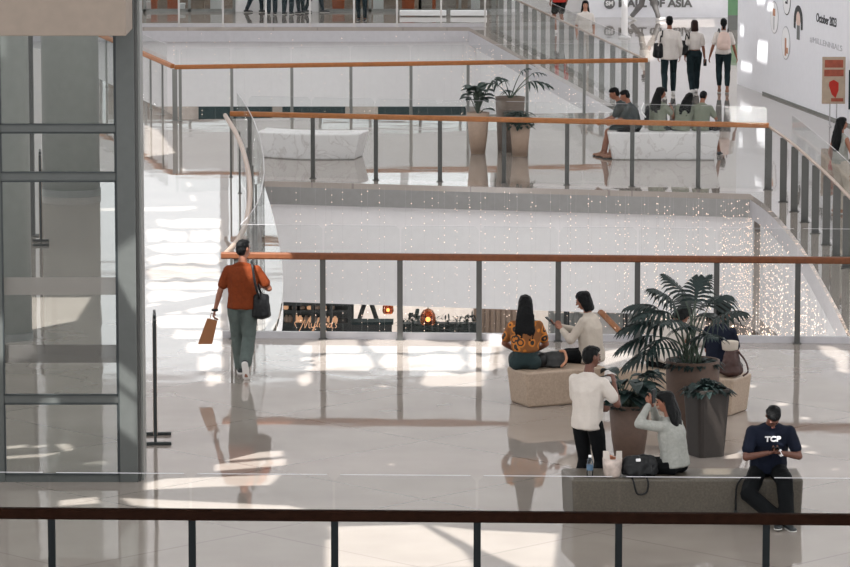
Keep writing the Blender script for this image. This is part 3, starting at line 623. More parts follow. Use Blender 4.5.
def leafcard(mb, c, d, L, w, up=Vector((0, 0, 1)), droop=.3, n=4, lobes=0):
    """one leaf: a curved blade from c along d; with lobes it is cut into fingers"""
    d = d.normalized(); sd_ = d.cross(Vector((0, 0, 1))); sd_ = sd_.normalized() if sd_.length > .05 else Vector((1, 0, 0))
    mid_ = [c + d*(L*i/n) - Vector((0, 0, 1))*(droop*L*(i/n)**2) for i in range(n+1)]
    ww = [w*math.sin(PI*(.12+.88*i/n))**.8 if i < n else .002 for i in range(n+1)]
    if lobes: ww = [max(.006, x*.13) for x in ww[:-1]] + [.002]
    a = [mb.bm.verts.new(p - sd_*x + Vector((0, 0, x*.25))) for p, x in zip(mid_, ww)]; m_ = [mb.bm.verts.new(p) for p in mid_]; b_ = [mb.bm.verts.new(p + sd_*x + Vector((0, 0, x*.25))) for p, x in zip(mid_, ww)]
    for i in range(n):
        mb.bm.faces.new((a[i], m_[i], m_[i+1], a[i+1])); mb.bm.faces.new((m_[i], b_[i], b_[i+1], m_[i+1]))
    for k in range(lobes):
        u = .06+.92*k/max(1, lobes-1); j = min(int(u*n), n-1); p0 = mid_[j].lerp(mid_[j+1], u*n-j)
        for s in (-1, 1):
            ld_ = (sd_*s*(1.1-.75*u) + d*(.3+.8*u) - Vector((0, 0, 1))*(droop*.5)).normalized(); ll = w*(1.45-1.1*abs(u-.3)); lw = max(.011, w*.085)
            t_ = d.cross(ld_).cross(ld_).normalized() if d.cross(ld_).length > .05 else sd_
            p1 = p0 + ld_*ll*.35 - Vector((0, 0, ll*.04)); p2 = p0 + ld_*ll*.72 - Vector((0, 0, ll*(.12+.3*droop))); p3 = p0 + ld_*ll*.95 - Vector((0, 0, ll*(.25+.7*droop)))
            v = [mb.bm.verts.new(x) for x in (p0 - t_*lw*.6, p0 + t_*lw*.6, p1 + t_*lw, p1 - t_*lw, p2 + t_*lw*.9, p2 - t_*lw*.9, p3)]
            mb.bm.faces.new((v[0], v[1], v[2], v[3])); mb.bm.faces.new((v[3], v[2], v[4], v[5])); mb.bm.faces.new((v[5], v[4], v[6]))
def thicken(o, t=.003):
    me = o.data; bm_ = bmesh.new(); bm_.from_mesh(me); bmesh.ops.solidify(bm_, geom=bm_.faces[:], thickness=t); bm_.to_mesh(me); bm_.free(); return o
p = L_(439, 336, 75.8); hd = empty('clipped_hedge', (p.x, p.y, -6)); tag(hd, 'dark clipped hedge with loose tips below the second amber lamp', 'hedge')
zh = L_(439, 321, 75.8).z+6; hb = MB(); rg = random.Random(4); hwid = (L_(478, 330, 75.8).x-L_(400, 330, 75.8).x)/2
for i in range(900):
    x = rg.uniform(-hwid, hwid); zz = rg.uniform(zh-1.0, zh+.02); y = rg.uniform(-.02, .35)
    leafcard(hb, Vector((x, y, zz)), Vector((rg.uniform(-1, 1), rg.uniform(-1, .3), rg.uniform(.0, 1))), .12, .03, n=2)
for i in range(26): leafcard(hb, Vector((rg.uniform(.0, hwid*.9), .15, zh)), Vector((rg.uniform(-.6, .6), 0, 1)), rg.uniform(.1, .26), .018, n=3)
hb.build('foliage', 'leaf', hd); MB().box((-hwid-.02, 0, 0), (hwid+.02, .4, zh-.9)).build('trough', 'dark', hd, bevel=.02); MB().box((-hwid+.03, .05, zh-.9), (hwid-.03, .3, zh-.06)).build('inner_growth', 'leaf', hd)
p = L_(372, 325, 75.4)
fl = MB(); rg = random.Random(5)
q = empty('potted_shrub', (L_(414, 330, 77).x, 77, -6)); tag(q, 'dark leafy shrub left of the hedge on the lower floor', 'potted shrub'); zq = L_(414, 305, 77).z+6
for i in range(46): leafcard(fl, Vector((rg.uniform(-.12, .12), rg.uniform(-.1, .1), rg.uniform(zq-.9, zq-.25))), Vector((rg.uniform(-1, 1), rg.uniform(-1, 1), rg.uniform(.2, 1.2))), rg.uniform(.2, .42), .05, n=3, droop=.5)
fl.build('foliage', 'leaf', q); MB().lathe([(.2, 0), (.3, .9), (.27, .9)], n=20).build('pot', 'dark', q); MB().tube([(0, 0, .85), (0.03, 0, zq-.4)], .04, 6).build('stem', 'stem', q)
# lower balustrade posts + escalator handrail
P_, Q_ = L_(551, 336, 74), L_(642, 336, 74); lb = empty('lower_balustrade', ((P_.x+Q_.x)/2, 74, -6)); tag(lb, 'grey lower balustrade with upright bars seen past the woman in cream', 'balustrade')
zt_ = L_(600, 311, 74).z+6; hwid = (Q_.x-P_.x)/2
for k, u in enumerate((0, .17, .28, .42, .6, .82, 1)): MB().box((-hwid+2*hwid*u-.05, -.03, 0), (-hwid+2*hwid*u+.05, .03, zt_)).build('bar', ('post_mid', 'dark')[k % 2], lb)
MB().box((-hwid, -.04, zt_), (hwid, .04, zt_+.05)).build('top_rail', 'post_mid', lb); MB().box((-hwid, .05, .3), (hwid, .06, zt_-.05)).build('infill', 'column', lb)
e0, e1 = L_(596, 307, 71.5), L_(628, 340, 70.0); eh = empty('escalator_handrail', e1); tag(eh, 'tan sloping escalator handrail right of the woman in cream', 'handrail')
MB().tube([Vector((0, 0, 0))+(e1-e1)-(e0-e1)*1.2, e0-e1], .055, 8).build('rail_belt', 'wood_pale', eh, smooth=True); MB().pts([tuple(-(e0-e1)*1.2), tuple(e0-e1), tuple((e0-e1)+Vector((0, 0, -1))), tuple(-(e0-e1)*1.2+Vector((0, 0, -1)))], [(0, 1, 2, 3)]).build('side_panel', 'post_pale', eh)
p = L_(745, 338, 73.2); pl = empty('lit_planter_wall', (p.x, p.y, -6)); tag(pl, 'brown lower wall panel dotted with warm bulbs right of the brown bag', 'wall panel'); zp = L_(745, 318, 73.2).z+6
arc = [(-.75, 0)] + [(-.75+1.6*math.sin(t), zp*math.cos(t)**.35) for t in [PI/2*k/12 for k in range(12)]] + [(.85, 0)]
MB().prism(arc, 0, .15).build('panel_body', 'pot_grey', pl).matrix_local = Matrix.Rotation(PI/2, 4, 'X')
rg = random.Random(8); bb = MB()
for i in range(20): bb.ball((rg.uniform(-.7, .5), -.18, zp-rg.uniform(.08, .5)), .018, 1)
bb.build('bulbs', 'bulb', pl)
for k, (px, w_) in enumerate(((498, .5),)):
    p = L_(px, 338, 77); o = empty('slatted_screen', (p.x, p.y, -6)); tag(o, 'taupe slatted screen left of the long haired woman on the lower floor', 'screen'); zz = L_(px, 307, 77).z+6
    mb = MB(); 
    for i in range(9): mb.box((-.42+.105*i-.035, -.03, 0), (-.42+.105*i+.035, .03, zz))
    mb.build('slats', 'pot_pale', o); MB().box((-.48, .03, 0), (.48, .07, zz)).build('backing', 'pot_pale', o)
# lower floor of the far void: dark shop band and barrier
for px0, px1, lab in ((198, 272, 'dark lower shop band left under the far void'), (282, 345, 'dark lower shop band middle under the far void'), (378, 466, 'dark lower shop band right under the far void')):
    a, b = A(px0, 105, 111), A(px1, 105, 111); o = empty('shop_window', ((a.x+b.x)/2, 111.2, -6)); tag(o, lab, 'shop window', 'dark shop windows under the far void'); h_ = (b.x-a.x)/2
    MB().box((-h_, 0, 0), (h_, .1, 4.0)).build('dark_pane', 'teal', o); MB().box((-h_, -.05, 2.9), (h_, 0, 2.98)).build('frame_rail', 'dark', o)

# unseen fill lamps added under the slabs to brighten the lower storey
for k, (x, y, e_) in enumerate(((-5, 52, 260), (0, 52, 260), (5, 52, 260), (-9, 80, 320), (-4, 80, 320), (1, 80, 320), (-3, 76.5, 60), (2, 76.5, 60), (-6, 110.3, 60), (-1, 110.3, 60))):
    ld_ = bpy.data.lights.new('fill_lamp', 'AREA'); ld_.shape = 'RECTANGLE'; ld_.size = 3.5; ld_.size_y = 1.0; ld_.energy = e_; ld_.color = (1, .97, .94)
    lo_ = bpy.data.objects.new('fill_lamp', ld_); COL.objects.link(lo_); lo_.location = (x, y, -.55); lo_.rotation_euler = (math.radians(40 if e_ > 100 else 0), 0, 0)
# ---------------------------------------------------------------- people
_ico = bmesh.new(); bmesh.ops.create_icosphere(_ico, subdivisions=2, radius=1); ICO = [v.co.copy() for v in _ico.verts]; _ico.free()
V = lambda *a: Vector(a)
def frame(z, y=Vector((0, 1, 0))):          # rotation whose local z is z
    z = z.normalized(); x = y.cross(z); x = x.normalized() if x.length > .01 else Vector((1, 0, 0)); yy = z.cross(x)
    return Matrix((x, yy, z)).transposed()
def E(c, r, R=None):
    r = r if isinstance(r, (tuple, list)) else (r, r, r); D = Matrix.Diagonal(r); R = R or Matrix.Identity(3)
    return [Vector(c) + R @ (D @ p) for p in ICO]
class Blob:
    def __init__(s): s.h = []
    def hull(s, *sets): s.h.append([p for st in sets for p in st]); return s
    def limb(s, pts, rs):
        for i in range(len(pts)-1): s.hull(E(pts[i], rs[i]), E(pts[i+1], rs[i+1]))
        return s
    def build(s, name, m, parent, voxel=.01, smooth=3, noise_=0, nf=9, sq=None):
        bm = bmesh.new()
        for pts in s.h:
            t = bmesh.new()
            for p in pts: t.verts.new(p)
            r = bmesh.ops.convex_hull(t, input=t.verts[:]); bmesh.ops.delete(t, geom=list({v for v in t.verts if not v.link_faces}), context='VERTS')
            me = bpy.data.meshes.new('h'); t.to_mesh(me); t.free(); bm.from_mesh(me); bpy.data.meshes.remove(me)
        me = bpy.data.meshes.new(name); bm.to_mesh(me); bm.free()
        tmp = bpy.data.objects.new('tmp', me); COL.objects.link(tmp)
        md = tmp.modifiers.new('r', 'REMESH'); md.mode = 'VOXEL'; md.voxel_size = voxel
        if smooth: ms = tmp.modifiers.new('s', 'SMOOTH'); ms.factor = .5; ms.iterations = smooth
        out = evaluated(tmp); bpy.data.objects.remove(tmp); bpy.data.meshes.remove(me); out.name = name
        if noise_:
            off = Vector((random.random()*9, random.random()*9, 0)); ns = [v.normal.copy() for v in out.vertices]
            for v, n in zip(out.vertices, ns): v.co += n*(noise.noise(Vector((v.co.x*nf, v.co.y*nf, v.co.z*nf*.7))+off)*noise_ + noise.noise(v.co*nf*2.3+off)*noise_*.4)
        return link(name, out, m, parent, True)
def ik(a, c, l1, l2, hint):
    d = c-a; L = max(.05, min(d.length, (l1+l2)*.998)); d = d.normalized(); x = (l1*l1-l2*l2+L*L)/(2*L); h = math.sqrt(max(0, l1*l1-x*x))
    n = hint - d*hint.dot(d); n = n.normalized() if n.length > .001 else Vector((0, 0, 1))
    return a + d*x + n*h, a + d*L
def Rx(a): return Matrix.Rotation(math.radians(a), 3, 'X')
def Ry(a): return Matrix.Rotation(math.radians(a), 3, 'Y')
def Rz(a): return Matrix.Rotation(math.radians(a), 3, 'Z')
PEOPLE = {}
def person(key, label, loc, heading, h=1.68, sex='m', pelvis=None, lean=0, side=0, twist=0, hyaw=0, hpitch=0, htilt=0,
           hands=None, elbows=None, feet=None, knees=None, fdir=(0, 0), fpitch=(0, 0), skin='skin', hair=('short', 'hair'),
           top=None, bottom=None, shoes='shoe_dark', sole='sole', near=True, curl=.6, palm=None, group=None, bulk=1.0):
    """local frame: x right, y forward, z up; heading 0 looks away from the camera, 90 looks left"""
    k = h/1.7; root = empty('person', loc, math.radians(heading)); tag(root, label, 'person', group)
    pel = Vector(pelvis or (0, 0, .93*k)); T = Rz(twist) @ Ry(side) @ Rx(-lean)
    up = T @ V(0, 0, 1); rt = T @ V(1, 0, 0); fw = T @ V(0, 1, 0)
    sw = (.185 if sex == 'm' else .16)*k*bulk; hw = .095*k
    chest = pel + up*.33*k; sh0 = pel + up*.47*k; neck = pel + up*.53*k
    HR = T @ Rz(hyaw) @ Ry(htilt) @ Rx(-hpitch)
    hc = neck + up*.05*k + (HR @ V(0, .02, .115))*k
    B = Blob()
    eR = lambda c, r: E(c, tuple(x*k for x in r), T)
    w1 = 1.0*bulk if sex == 'm' else .93
    B.hull(eR(pel, (.155, .105, .09)), eR(pel+up*.16*k, (.135*w1, .095, .06)))
    B.hull(eR(pel+up*.16*k, (.135*w1, .095, .06)), eR(chest, (.155*w1, .105, .1)))
    B.hull(eR(chest, (.155*w1, .105, .1)), eR(sh0-up*.03*k, (.11*w1, .07, .045)), E(sh0+rt*sw*.88-up*.035*k, .046*k), E(sh0-rt*sw*.88-up*.035*k, .046*k))
    B.hull(E(sh0-up*.01*k, (.075*k, .055*k, .05*k), T), E(neck+up*.06*k+fw*.008, .05*k)); B.hull(E(neck, .053*k), E(hc-HR @ V(0, .01, .07)*k, .052*k))
    hl = lambda x, y, z: hc + (HR @ V(x, y, z))*k
    eH = lambda c, r: E(hl(*c), tuple(x*k for x in r), HR)
    B.hull(eH((0, -.012, .03), (.073, .092, .082))); B.hull(eH((0, .012, -.01), (.066, .08, .07)), eH((0, .045, -.085), (.032, .034, .024)), eH((0, -.01, -.05), (.055, .06, .04)))
    B.hull(eH((0, .088, .012), (.008, .01, .012)), eH((0, .108, -.028), (.014, .013, .012)))
    B.hull(eH((-.03, .078, .03), (.02, .012, .008)), eH((.03, .078, .03), (.02, .012, .008)))
    B.hull(eH((0, .09, -.062), (.022, .012, .01)))
    for s in (-1, 1): B.hull(eH((s*.073, -.012, -.0), (.01, .018, .03)))
    # arms
    arms = []; hands = hands or {}; elbows = elbows or {}; UA, FA = .285*k, .25*k
    for s in (1, -1):
        shp = sh0 + rt*sw*s*.97 - up*.04*k
        tgt = Vector(hands.get(s, shp + V(s*.06, .04, -.5*k))); hint = Vector(elbows.get(s, (s*.4, -1, -.2)))
        el, wr = ik(shp, tgt, UA, FA, hint); arms.append((s, shp, el, wr))
        B.limb([shp, el, wr], [.05*k*bulk, .038*k*bulk, .026*k]); B.hull(E(el.lerp(wr, .2), .04*k), E(el.lerp(wr, .45), .035*k))
        d = (wr-el).normalized(); pn = Vector((palm or {}).get(s, (-s, .2, 0))); pn = (pn - d*pn.dot(d)).normalized(); tdir = d.cross(pn).normalized()*1
        if tdir.dot(fw + up*.3) < 0: tdir = -tdir
        a0 = wr + d*.012*k; a1 = wr + d*.085*k
        RF = Matrix((tdir, pn, d)).transposed()
        B.hull(E(a0, (.024*k, .015*k, .015*k), RF), E(a1, (.036*k, .013*k, .012*k), RF))
        cu = curl if not isinstance(curl, dict) else curl.get(s, .6)
        for i, (fl, u) in enumerate(zip((.068, .078, .073, .058), (.028, .0095, -.0095, -.028))):
            p = a1 + tdir*u*k; dd = d.copy(); ang = cu*(.55+.12*i); pts = [p]
            for sg_ in (.42, .32, .26):
                ax = dd; dd = (dd*math.cos(ang) + pn*math.sin(ang)).normalized(); p = p + dd*fl*k*sg_; pts.append(p)
                nn = (pn - dd*pn.dot(dd)); pn_ = nn.normalized() if nn.length > .05 else -d; ang = cu*.6
                d2 = dd; 
            B.limb(pts, [.0098*k, .0092*k, .0086*k, .0078*k])
        t0 = wr + d*.03*k + tdir*.022*k; t1 = t0 + (tdir*.8 + d*.55 + pn*.35).normalized()*.038*k; t2 = t1 + (d*.8 + tdir*.15 + pn*.5*max(.3, cu)).normalized()*.032*k
        B.limb([t0, t1, t2], [.014*k, .0105*k, .009*k])
    # legs
    legs = []; TH, SHN = .43*k, .42*k; feet = feet or {}; knees = knees or {}
    for j, s in enumerate((1, -1)):
        hip = pel + rt*hw*s - up*.02*k
        an = Vector(feet.get(s, (s*.1, 0, .085*k))); kn, an = ik(hip, an, TH, SHN, Vector(knees.get(s, (s*.05, 1, .1))))
        legs.append((s, hip, kn, an))
        B.limb([hip, kn, an], [.088*k, .056*k, .036*k]); cb = kn.lerp(an, .3); sv = (an-kn).normalized(); bk = Vector((0, -1, 0)); bk = bk - sv*bk.dot(sv)
        B.hull(E(kn, .05*k), E(cb + bk*.02*k, .055*k), E(kn.lerp(an, .62), .042*k))
        fd = Rz(fdir[j]) @ V(0, 1, 0); fd = (fd*math.cos(math.radians(fpitch[j])) - V(0, 0, 1)*math.sin(math.radians(fpitch[j]))).normalized(); fu = V(1, 0, 0).cross(fd) if abs(fd.x) < .9 else V(0, 0, 1); fu = fu if fu.z > 0 or abs(fu.z) < .3 else -fu
        B.hull(E(an, .036*k), E(an - fd*.045*k - fu*.055*k, .026*k), E(an + fd*.06*k - fu*.05*k, .032*k)); B.hull(E(an + fd*.05*k - fu*.05*k, .034*k), E(an + fd*.15*k - fu*.066*k, (.036*k, .03*k, .016*k)))
        legs[-1] += (fd, fu)
    vx = .0065 if near else .0095
    body = B.build('body', skin, root, vx, 2)
    for s in (-1, 1):
        e = MB().ball(hl(s*.029, .0865, .008), (.0115*k, .007*k, .0065*k), 2).build('eye', 'eye', body, smooth=True)
    mo = MB().ball(hl(0, .1, -.062), (.021*k, .006*k, .006*k), 2).build('mouth', 'lip', body, smooth=True)
    # hair
    hs, hm = hair; Hb = Blob()
    Hb.hull(eH((0, -.022, .042), (.081, .094, .08)))
    Hb.hull(eH((0, -.05, .0), (.078, .062, .08)), eH((0, -.045, -.045), (.062, .05, .04)))
    if hs == 'short': Hb.hull(eH((0, .055, .078), (.055, .03, .022)), eH((0, .0, .09), (.07, .07, .034)))
    if hs in ('long', 'bob', 'bun'): 
        Hb.hull(eH((0, .01, .07), (.076, .082, .055)))
        for s in (-1, 1): Hb.hull(eH((s*.068, .0, .03), (.02, .05, .05)), eH((s*.066, -.03, -.06), (.022, .04, .05)))
    if hs == 'bob':
        for s in (-1, 1): Hb.hull(eH((s*.062, -.02, -.03), (.03, .05, .06)), eH((s*.06, -.035, -.13), (.03, .045, .03)))
        Hb.hull(eH((0, -.07, -.03), (.07, .04, .06)), eH((0, -.07, -.13), (.068, .035, .03)))
    if hs == 'bun': Hb.hull(eH((0, -.115, .06), (.045, .042, .045)))
    if hs == 'tail': Hb.hull(eH((0, -.1, .02), (.03, .03, .03)), eH((0, -.125, -.1), (.028, .025, .05)))
    if hs == 'mid':
        Hb.hull(eH((0, .01, .07), (.08, .085, .055)), eH((0, -.05, -.0), (.1, .065, .08))); b1 = neck - fw*.06*k
        Hb.hull(eH((0, -.05, -.0), (.1, .065, .08)), E(b1 + up*.03, (.12*k, .055*k, .05*k), T)); Hb.hull(E(b1 + up*.03, (.12*k, .055*k, .05*k), T), E(b1 - up*.1*k - fw*.02, (.1*k, .04*k, .05*k), T))
    if hs == 'long':
        b1 = neck - fw*.075*k; ln = .30*k
        Hb.hull(eH((0, -.055, -.0), (.092, .06, .08)), E(b1 + up*.03, (.112*k, .045*k, .05*k), T)); Hb.hull(E(b1 + up*.03, (.115*k, .046*k, .05*k), T), E(b1 - up*ln*.55 - fw*.035*k, (.135*k, .04*k, .06*k), T)); Hb.hull(E(b1 - up*ln*.55 - fw*.035*k, (.135*k, .04*k, .06*k), T), E(b1 - up*ln - fw*.035*k, (.09*k, .028*k, .05*k), T))
    Hb.build('hair', hm, root, .009, 2, .006, 30)
    # clothes
    if top:
        m, sleeve, hem, loose = top[:4]; C = Blob(); g = .018*k + loose*k
        ee = lambda c, r: E(c, tuple((x+g if i < 2 else x) for i, x in enumerate([q*k for q in r])), T)
        C.hull(ee(chest, (.155*w1, .105, .1)), ee(sh0 - up*.03*k, (.105*w1, .068, .045)), E(sh0+rt*sw*.88-up*.035*k, .060*k), E(sh0-rt*sw*.88-up*.035*k, .060*k))
        C.hull(ee(chest, (.155*w1, .105, .1)), ee(pel+up*.14*k, (.137*w1, .097, .06))); low = pel - up*hem*k
        
        if hem >= 0: C.hull(ee(pel+up*.14*k, (.137*w1, .097, .06)), ee(pel+up*.02*k, (.15, .105, .05)), ee(low+up*.03, (.155, .108, .03)))
        C.hull(E(neck - up*.012*k, (.068*k, .064*k, .03*k), T), E(sh0+rt*sw*.55-up*.02*k, .055*k), E(sh0-rt*sw*.55-up*.02*k, .055*k))
        for s, a, b, c in arms:
            if sleeve == 0: continue
            if sleeve == 'short': C.limb([a, a.lerp(b, .68)], [.066*k*bulk, .068*k])
            else: C.limb([a, b, b.lerp(c, .93)], [.063*k*bulk, .055*k, .04*k])
        C.build('shirt', m, root, .011, 3, .007, 11)
    if bottom:
        m, kind, wd_ = bottom[:3]; C = Blob(); g = .014*k
        C.hull(E(pel + up*(.06+max(0, -(top[2] if top else 0)))*k, (.14*k+g, .1*k+g, .03*k), T), E(pel-up*.02*k, (.155*k+g, .108*k+g, .08*k), T))
        end = {'long': .95, 'crop': .72, 'short': .1}.get(kind, .95)
        for s, hip, kn, an, fd, fu in legs:
            r0 = .098*k*(1+.1*wd_); r1 = .066*k*(1+.55*wd_); r2 = .046*k*(1+1.1*wd_)
            if kind == 'short': C.limb([hip, hip.lerp(kn, .75)], [r0, r1*1.25]); continue
            C.limb([hip, kn, kn.lerp(an, end)], [r0, r1, r2]); C.hull(E(kn, r1*.95), E(kn.lerp(an, .3) + V(0, -.012, 0), r1*.98), E(kn.lerp(an, .6), (r1+r2)/2*.95))
        C.hull(E(pel-up*.04*k, (.12*k, .1*k, .06*k), T), *[E(l[1], .085*k) for l in legs]) if kind != 'skirt' else None
        if kind == 'skirt': C.hull(*[E(l[1], .11*k) for l in legs], *[E(l[2], .08*k) for l in legs])
        C.build('skirt' if kind == 'skirt' else ('shorts' if kind == 'short' else 'trousers'), m, root, .011, 3, .008, 10)
    for s, hip, kn, an, fd, fu in legs:
        Sb = Blob(); Rf = Matrix((fd.cross(fu), fd, fu)).transposed(); ff = lambda c, r: E(an + Rf @ (V(*c)*k), tuple(x*k for x in r), Rf)
        Sb.hull(ff((0, -.05, -.045), (.042, .04, .034)), ff((0, .03, -.045), (.044, .05, .034)), ff((0, .0, -.005), (.044, .05, .014))); Sb.hull(ff((0, .03, -.045), (.045, .05, .034)), ff((0, .155, -.058), (.046, .045, .024)))
        so_ = Sb.build('shoe', shoes, root, .009, 2)
        ss = Blob(); ss.hull(ff((0, -.05, -.076), (.046, .045, .012)), ff((0, .05, -.076), (.049, .05, .012)), ff((0, .155, -.076), (.05, .05, .012))); ss.build('shoe_sole', sole, so_, .009, 1)
    W = Matrix.Translation(Vector(loc)) @ Matrix.Rotation(math.radians(heading), 4, 'Z')
    wv = lambda p: W @ Vector(p)
    info = dict(root=root, W=wv, hand={s: wv(c + (c-b).normalized()*.08*k) for s, a, b, c in arms}, elbow={s: wv(b) for s, a, b, c in arms}, sh={s: wv(a) for s, a, b, c in arms}, wrist={s: wv(c) for s, a, b, c in arms},
                chest=chest, T=T, k=k, pel=pel, neck=neck, hc=hc, HR=HR, up=up, fw=fw, rt=rt, Rh=Rz(heading), arms=arms)
    PEOPLE[key] = info; return info
def gp(px, py): p = G(px, py); return (p.x, p.y, 0)
def at_scale(px, py_foot): return gp(px, py_foot)
# handheld and worn things -------------------------------------------------------
def phone(P, R, label):      # R: 3x3, local z = screen normal, y = long side
    o = empty('phone', P); o.rotation_euler = R.to_euler(); tag(o, label, 'phone', 'phones in hands')
    MB().box((-.037, -.077, -.0045), (.037, .077, .0045)).build('case', 'phone', o, bevel=.004); MB().box((-.033, -.072, .0046), (.033, .072, .0052)).build('screen', 'leather', o); return o
def strap(path, w, m, parent, name='strap'):
    P = spline([Vector(p) for p in path], 5); return MB().tube(P, w, 6).build(name, m, parent, smooth=True)
def softbag(name, label, P, size, m, rz=0, cat='bag', noise_=.012, taper=.8, group=None):
    o = empty(name, P, rz); tag(o, label, cat, group); x, y, z = size; b = Blob()
    b.hull(E((0, 0, z*.18), (x*.5, y*.5, z*.18)), E((0, 0, z*.55), (x*.5*(1+taper)/2, y*.45, z*.25)), E((0, 0, z*.9), (x*.5*taper, y*.2, z*.1))); b.build('bag_body', m, o, .012, 2, noise_, 14); return o
# --- walking man in orange
p = person('orange', 'man in a rust orange shirt walking away past the curved railing', gp(243, 376), 0, 1.73, 'm', pelvis=(0, .0, .93), lean=3, twist=-4, hyaw=-35,
    hands={-1: (-.37, .03, .80), 1: (.25, .28, 1.12)}, elbows={-1: (-1, -.6, 0), 1: (.6, -1, -.3)}, feet={1: (.045, -.30, .21), -1: (-.045, .24, .085)}, fpitch=(62, 0), fdir=(-8, 4),
    skin='skin', hair=('short', 'hair'), top=('rust', 'short', .07, .03), bottom=('sage', 'long', .7), shoes='shoe_dark', sole='shoe_white', curl={-1: 1.3, 1: .8})
hd_ = p['hand'][-1]; o = empty('paper_bag', hd_ + V(-.07, 0, -.36), .1); tag(o, 'flat brown paper bag hanging from the walking man’s left hand', 'bag')
MB().pts([(-.13, -.035, 0), (.05, -.035, 0), (.05, .035, 0), (-.13, .035, 0), (-.01, -.02, .33), (.12, -.02, .30), (.12, .02, .30), (-.01, .02, .33)], [(3,2,1,0),(4,5,6,7),(0,1,5,4),(1,2,6,5),(2,3,7,6),(3,0,4,7)]).build('bag_body', 'kraft', o, bevel=.006)
strap([(.02, 0, .31), (.05, 0, .4), (.09, 0, .30)], .005, 'kraft', o, 'handle')
W = p['W']; o = softbag('crossbody_bag', 'black bag on a shoulder strap at the walking man’s right hip', W((.24, -.06, .74)), (.27, .17, .34), 'leather', .2)
iv = o.matrix_basis.inverted() if False else None
o2 = Matrix.Translation(o.location) @ Matrix.Rotation(.2, 4, 'Z'); inv = o2.inverted(); L2 = lambda q: inv @ W(q)
strap([L2(q) for q in ((.22, -.13, 1.02), (.17, -.165, 1.22), (.135, -.12, 1.43), (.12, -.02, 1.485), (.12, .1, 1.42), (.18, .16, 1.2), (.25, .08, 1.0))], .017, 'leather', o)
wt = p['wrist'][-1]; o = empty('wristwatch', wt); tag(o, 'black watch on the walking man’s left wrist', 'watch'); MB().lathe([(.036, -.014), (.039, -.014), (.039, .014), (.036, .014)], n=20).build('band', 'leather', o); MB().box((-.045, -.016, -.016), (-.034, .016, .016)).build('dial', 'phone', o, bevel=.003)
# --- bench seats -----------------------------------------------------------------
def on_bench(b, u, h, dy=.28):
    P, Q = b; d = (Q-P).normalized(); n = V(-d.y, d.x, 0); q = P + (Q-P)*u + n*dy; return (q.x, q.y, 0)
SEAT = dict(feet={1: (.11, .46, .085), -1: (-.11, .44, .085)}, knees={1: (.1, .6, 1), -1: (-.1, .6, 1)})
def sitz(h): return h + .095
xA = lambda px: (px-526)/(606-526); xB = lambda px: (px-614)/(733-614)
p = person('print', 'long haired woman in an orange print top sitting with her back turned', on_bench(BA, xA(536), .44, .3), -4, 1.7, 'f', pelvis=(0, -.02, .545), lean=3, hands={1: (.12, .3, .62), -1: (-.14, .3, .62)}, elbows={1: (1, -.5, -.3), -1: (-1, -.5, -.3)},
    **SEAT, hair=('long', 'hair'), skin='skin', top=('print', 'short', -.09, .03), bottom=('teal', 'long', 1.0), shoes='shoe_dark', hpitch=12, hyaw=5)
p = person('cream', 'woman in a cream knit sitting side on and holding a phone out', on_bench(BA, xA(605), .44, .36), 62, 1.66, 'f', pelvis=(0, 0, .55), lean=6, hands={1: (.03, .45, .86), -1: (-.1, .36, .84)}, elbows={1: (.7, -.3, -1), -1: (-.7, -.3, -1)},
    **SEAT, hair=('bob', 'hair'), skin='skin', top=('cream', 'long', .12, .035), bottom=('black', 'long', .4), hpitch=14, hyaw=4, palm={1: (0, .3, 1), -1: (0, .3, 1)})
phone(p['hand'][1] + V(-.05, .0, .045), Rz(70) @ Rx(38), 'black phone in the hand of the woman in cream')
q = on_bench(BA, xA(562), .44, .24); o = softbag('backpack', 'grey and black backpack lying on the bench between the two women', (q[0], q[1], .44), (.34, .2, .2), 'greybag', .1, taper=.9)
Blob().hull(E((-.15, -.03, .10), (.08, .1, .1))).build('front_pocket', 'leather', o, .012, 2); strap([(.08, -.1, .02), (.14, -.12, .1), (.13, -.06, .2), (.08, 0, .2)], .018, 'peach', o)
# --- man in white tee standing between benches
p = person('tee', 'man in a white tee and black trousers standing between the benches', gp(587, 506), -38, 1.69, 'm', lean=2, hyaw=-22, hpitch=6, hands={1: (.2, .2, 1.33), -1: (-.1, .3, 1.02)}, elbows={1: (.5, -.1, -1), -1: (-.5, -.5, -.8)}, feet={1: (.1, .02, .085), -1: (-.09, -.03, .085)},
    skin='skin_dark', hair=('short', 'hair'), top=('whitecloth', 'short', .1, .022), bottom=('black', 'long', .25), curl={1: 1.2, -1: .9}, bulk=1.03)
# --- woman in grey knit with phone to her face, on near bench
def bC(px, dy): q = G(px, 521.5); return (q.x, q.y+dy, 0)
p = person('knit', 'woman in a grey knit sitting on the near bench, phone raised to her face', bC(675, .34), 58, 1.62, 'f', pelvis=(0, -.02, .56), lean=8, hyaw=12, hpitch=4, hands={1: (.03, .27, 1.14), -1: (-.08, .26, 1.17)}, elbows={1: (.8, .4, -.9), -1: (-.8, .4, -.9)},
    feet={1: (.06, .47, .085), -1: (-.12, .45, .085)}, knees={1: (.1, .6, 1), -1: (-.1, .6, 1)}, hair=('mid', 'hair'), skin='skin', top=('grey_knit', 'long', .06, .032), bottom=('black', 'long', .8), curl=1.0, palm={1: (-.4, .9, .3), -1: (.4, .9, .3)})
hm_ = (p['hand'][1] + p['hand'][-1])*.5; phone(hm_ + V(.02, .0, .045), Rz(58) @ Rx(90), 'phone held up by the woman in grey knit')
o = softbag('handbag', 'black handbag on the near bench in front of the woman in grey', Vector(bC(640, .14)) + V(0, 0, .455), (.42, .24, .23), 'leather', .1, taper=.8, noise_=.02)
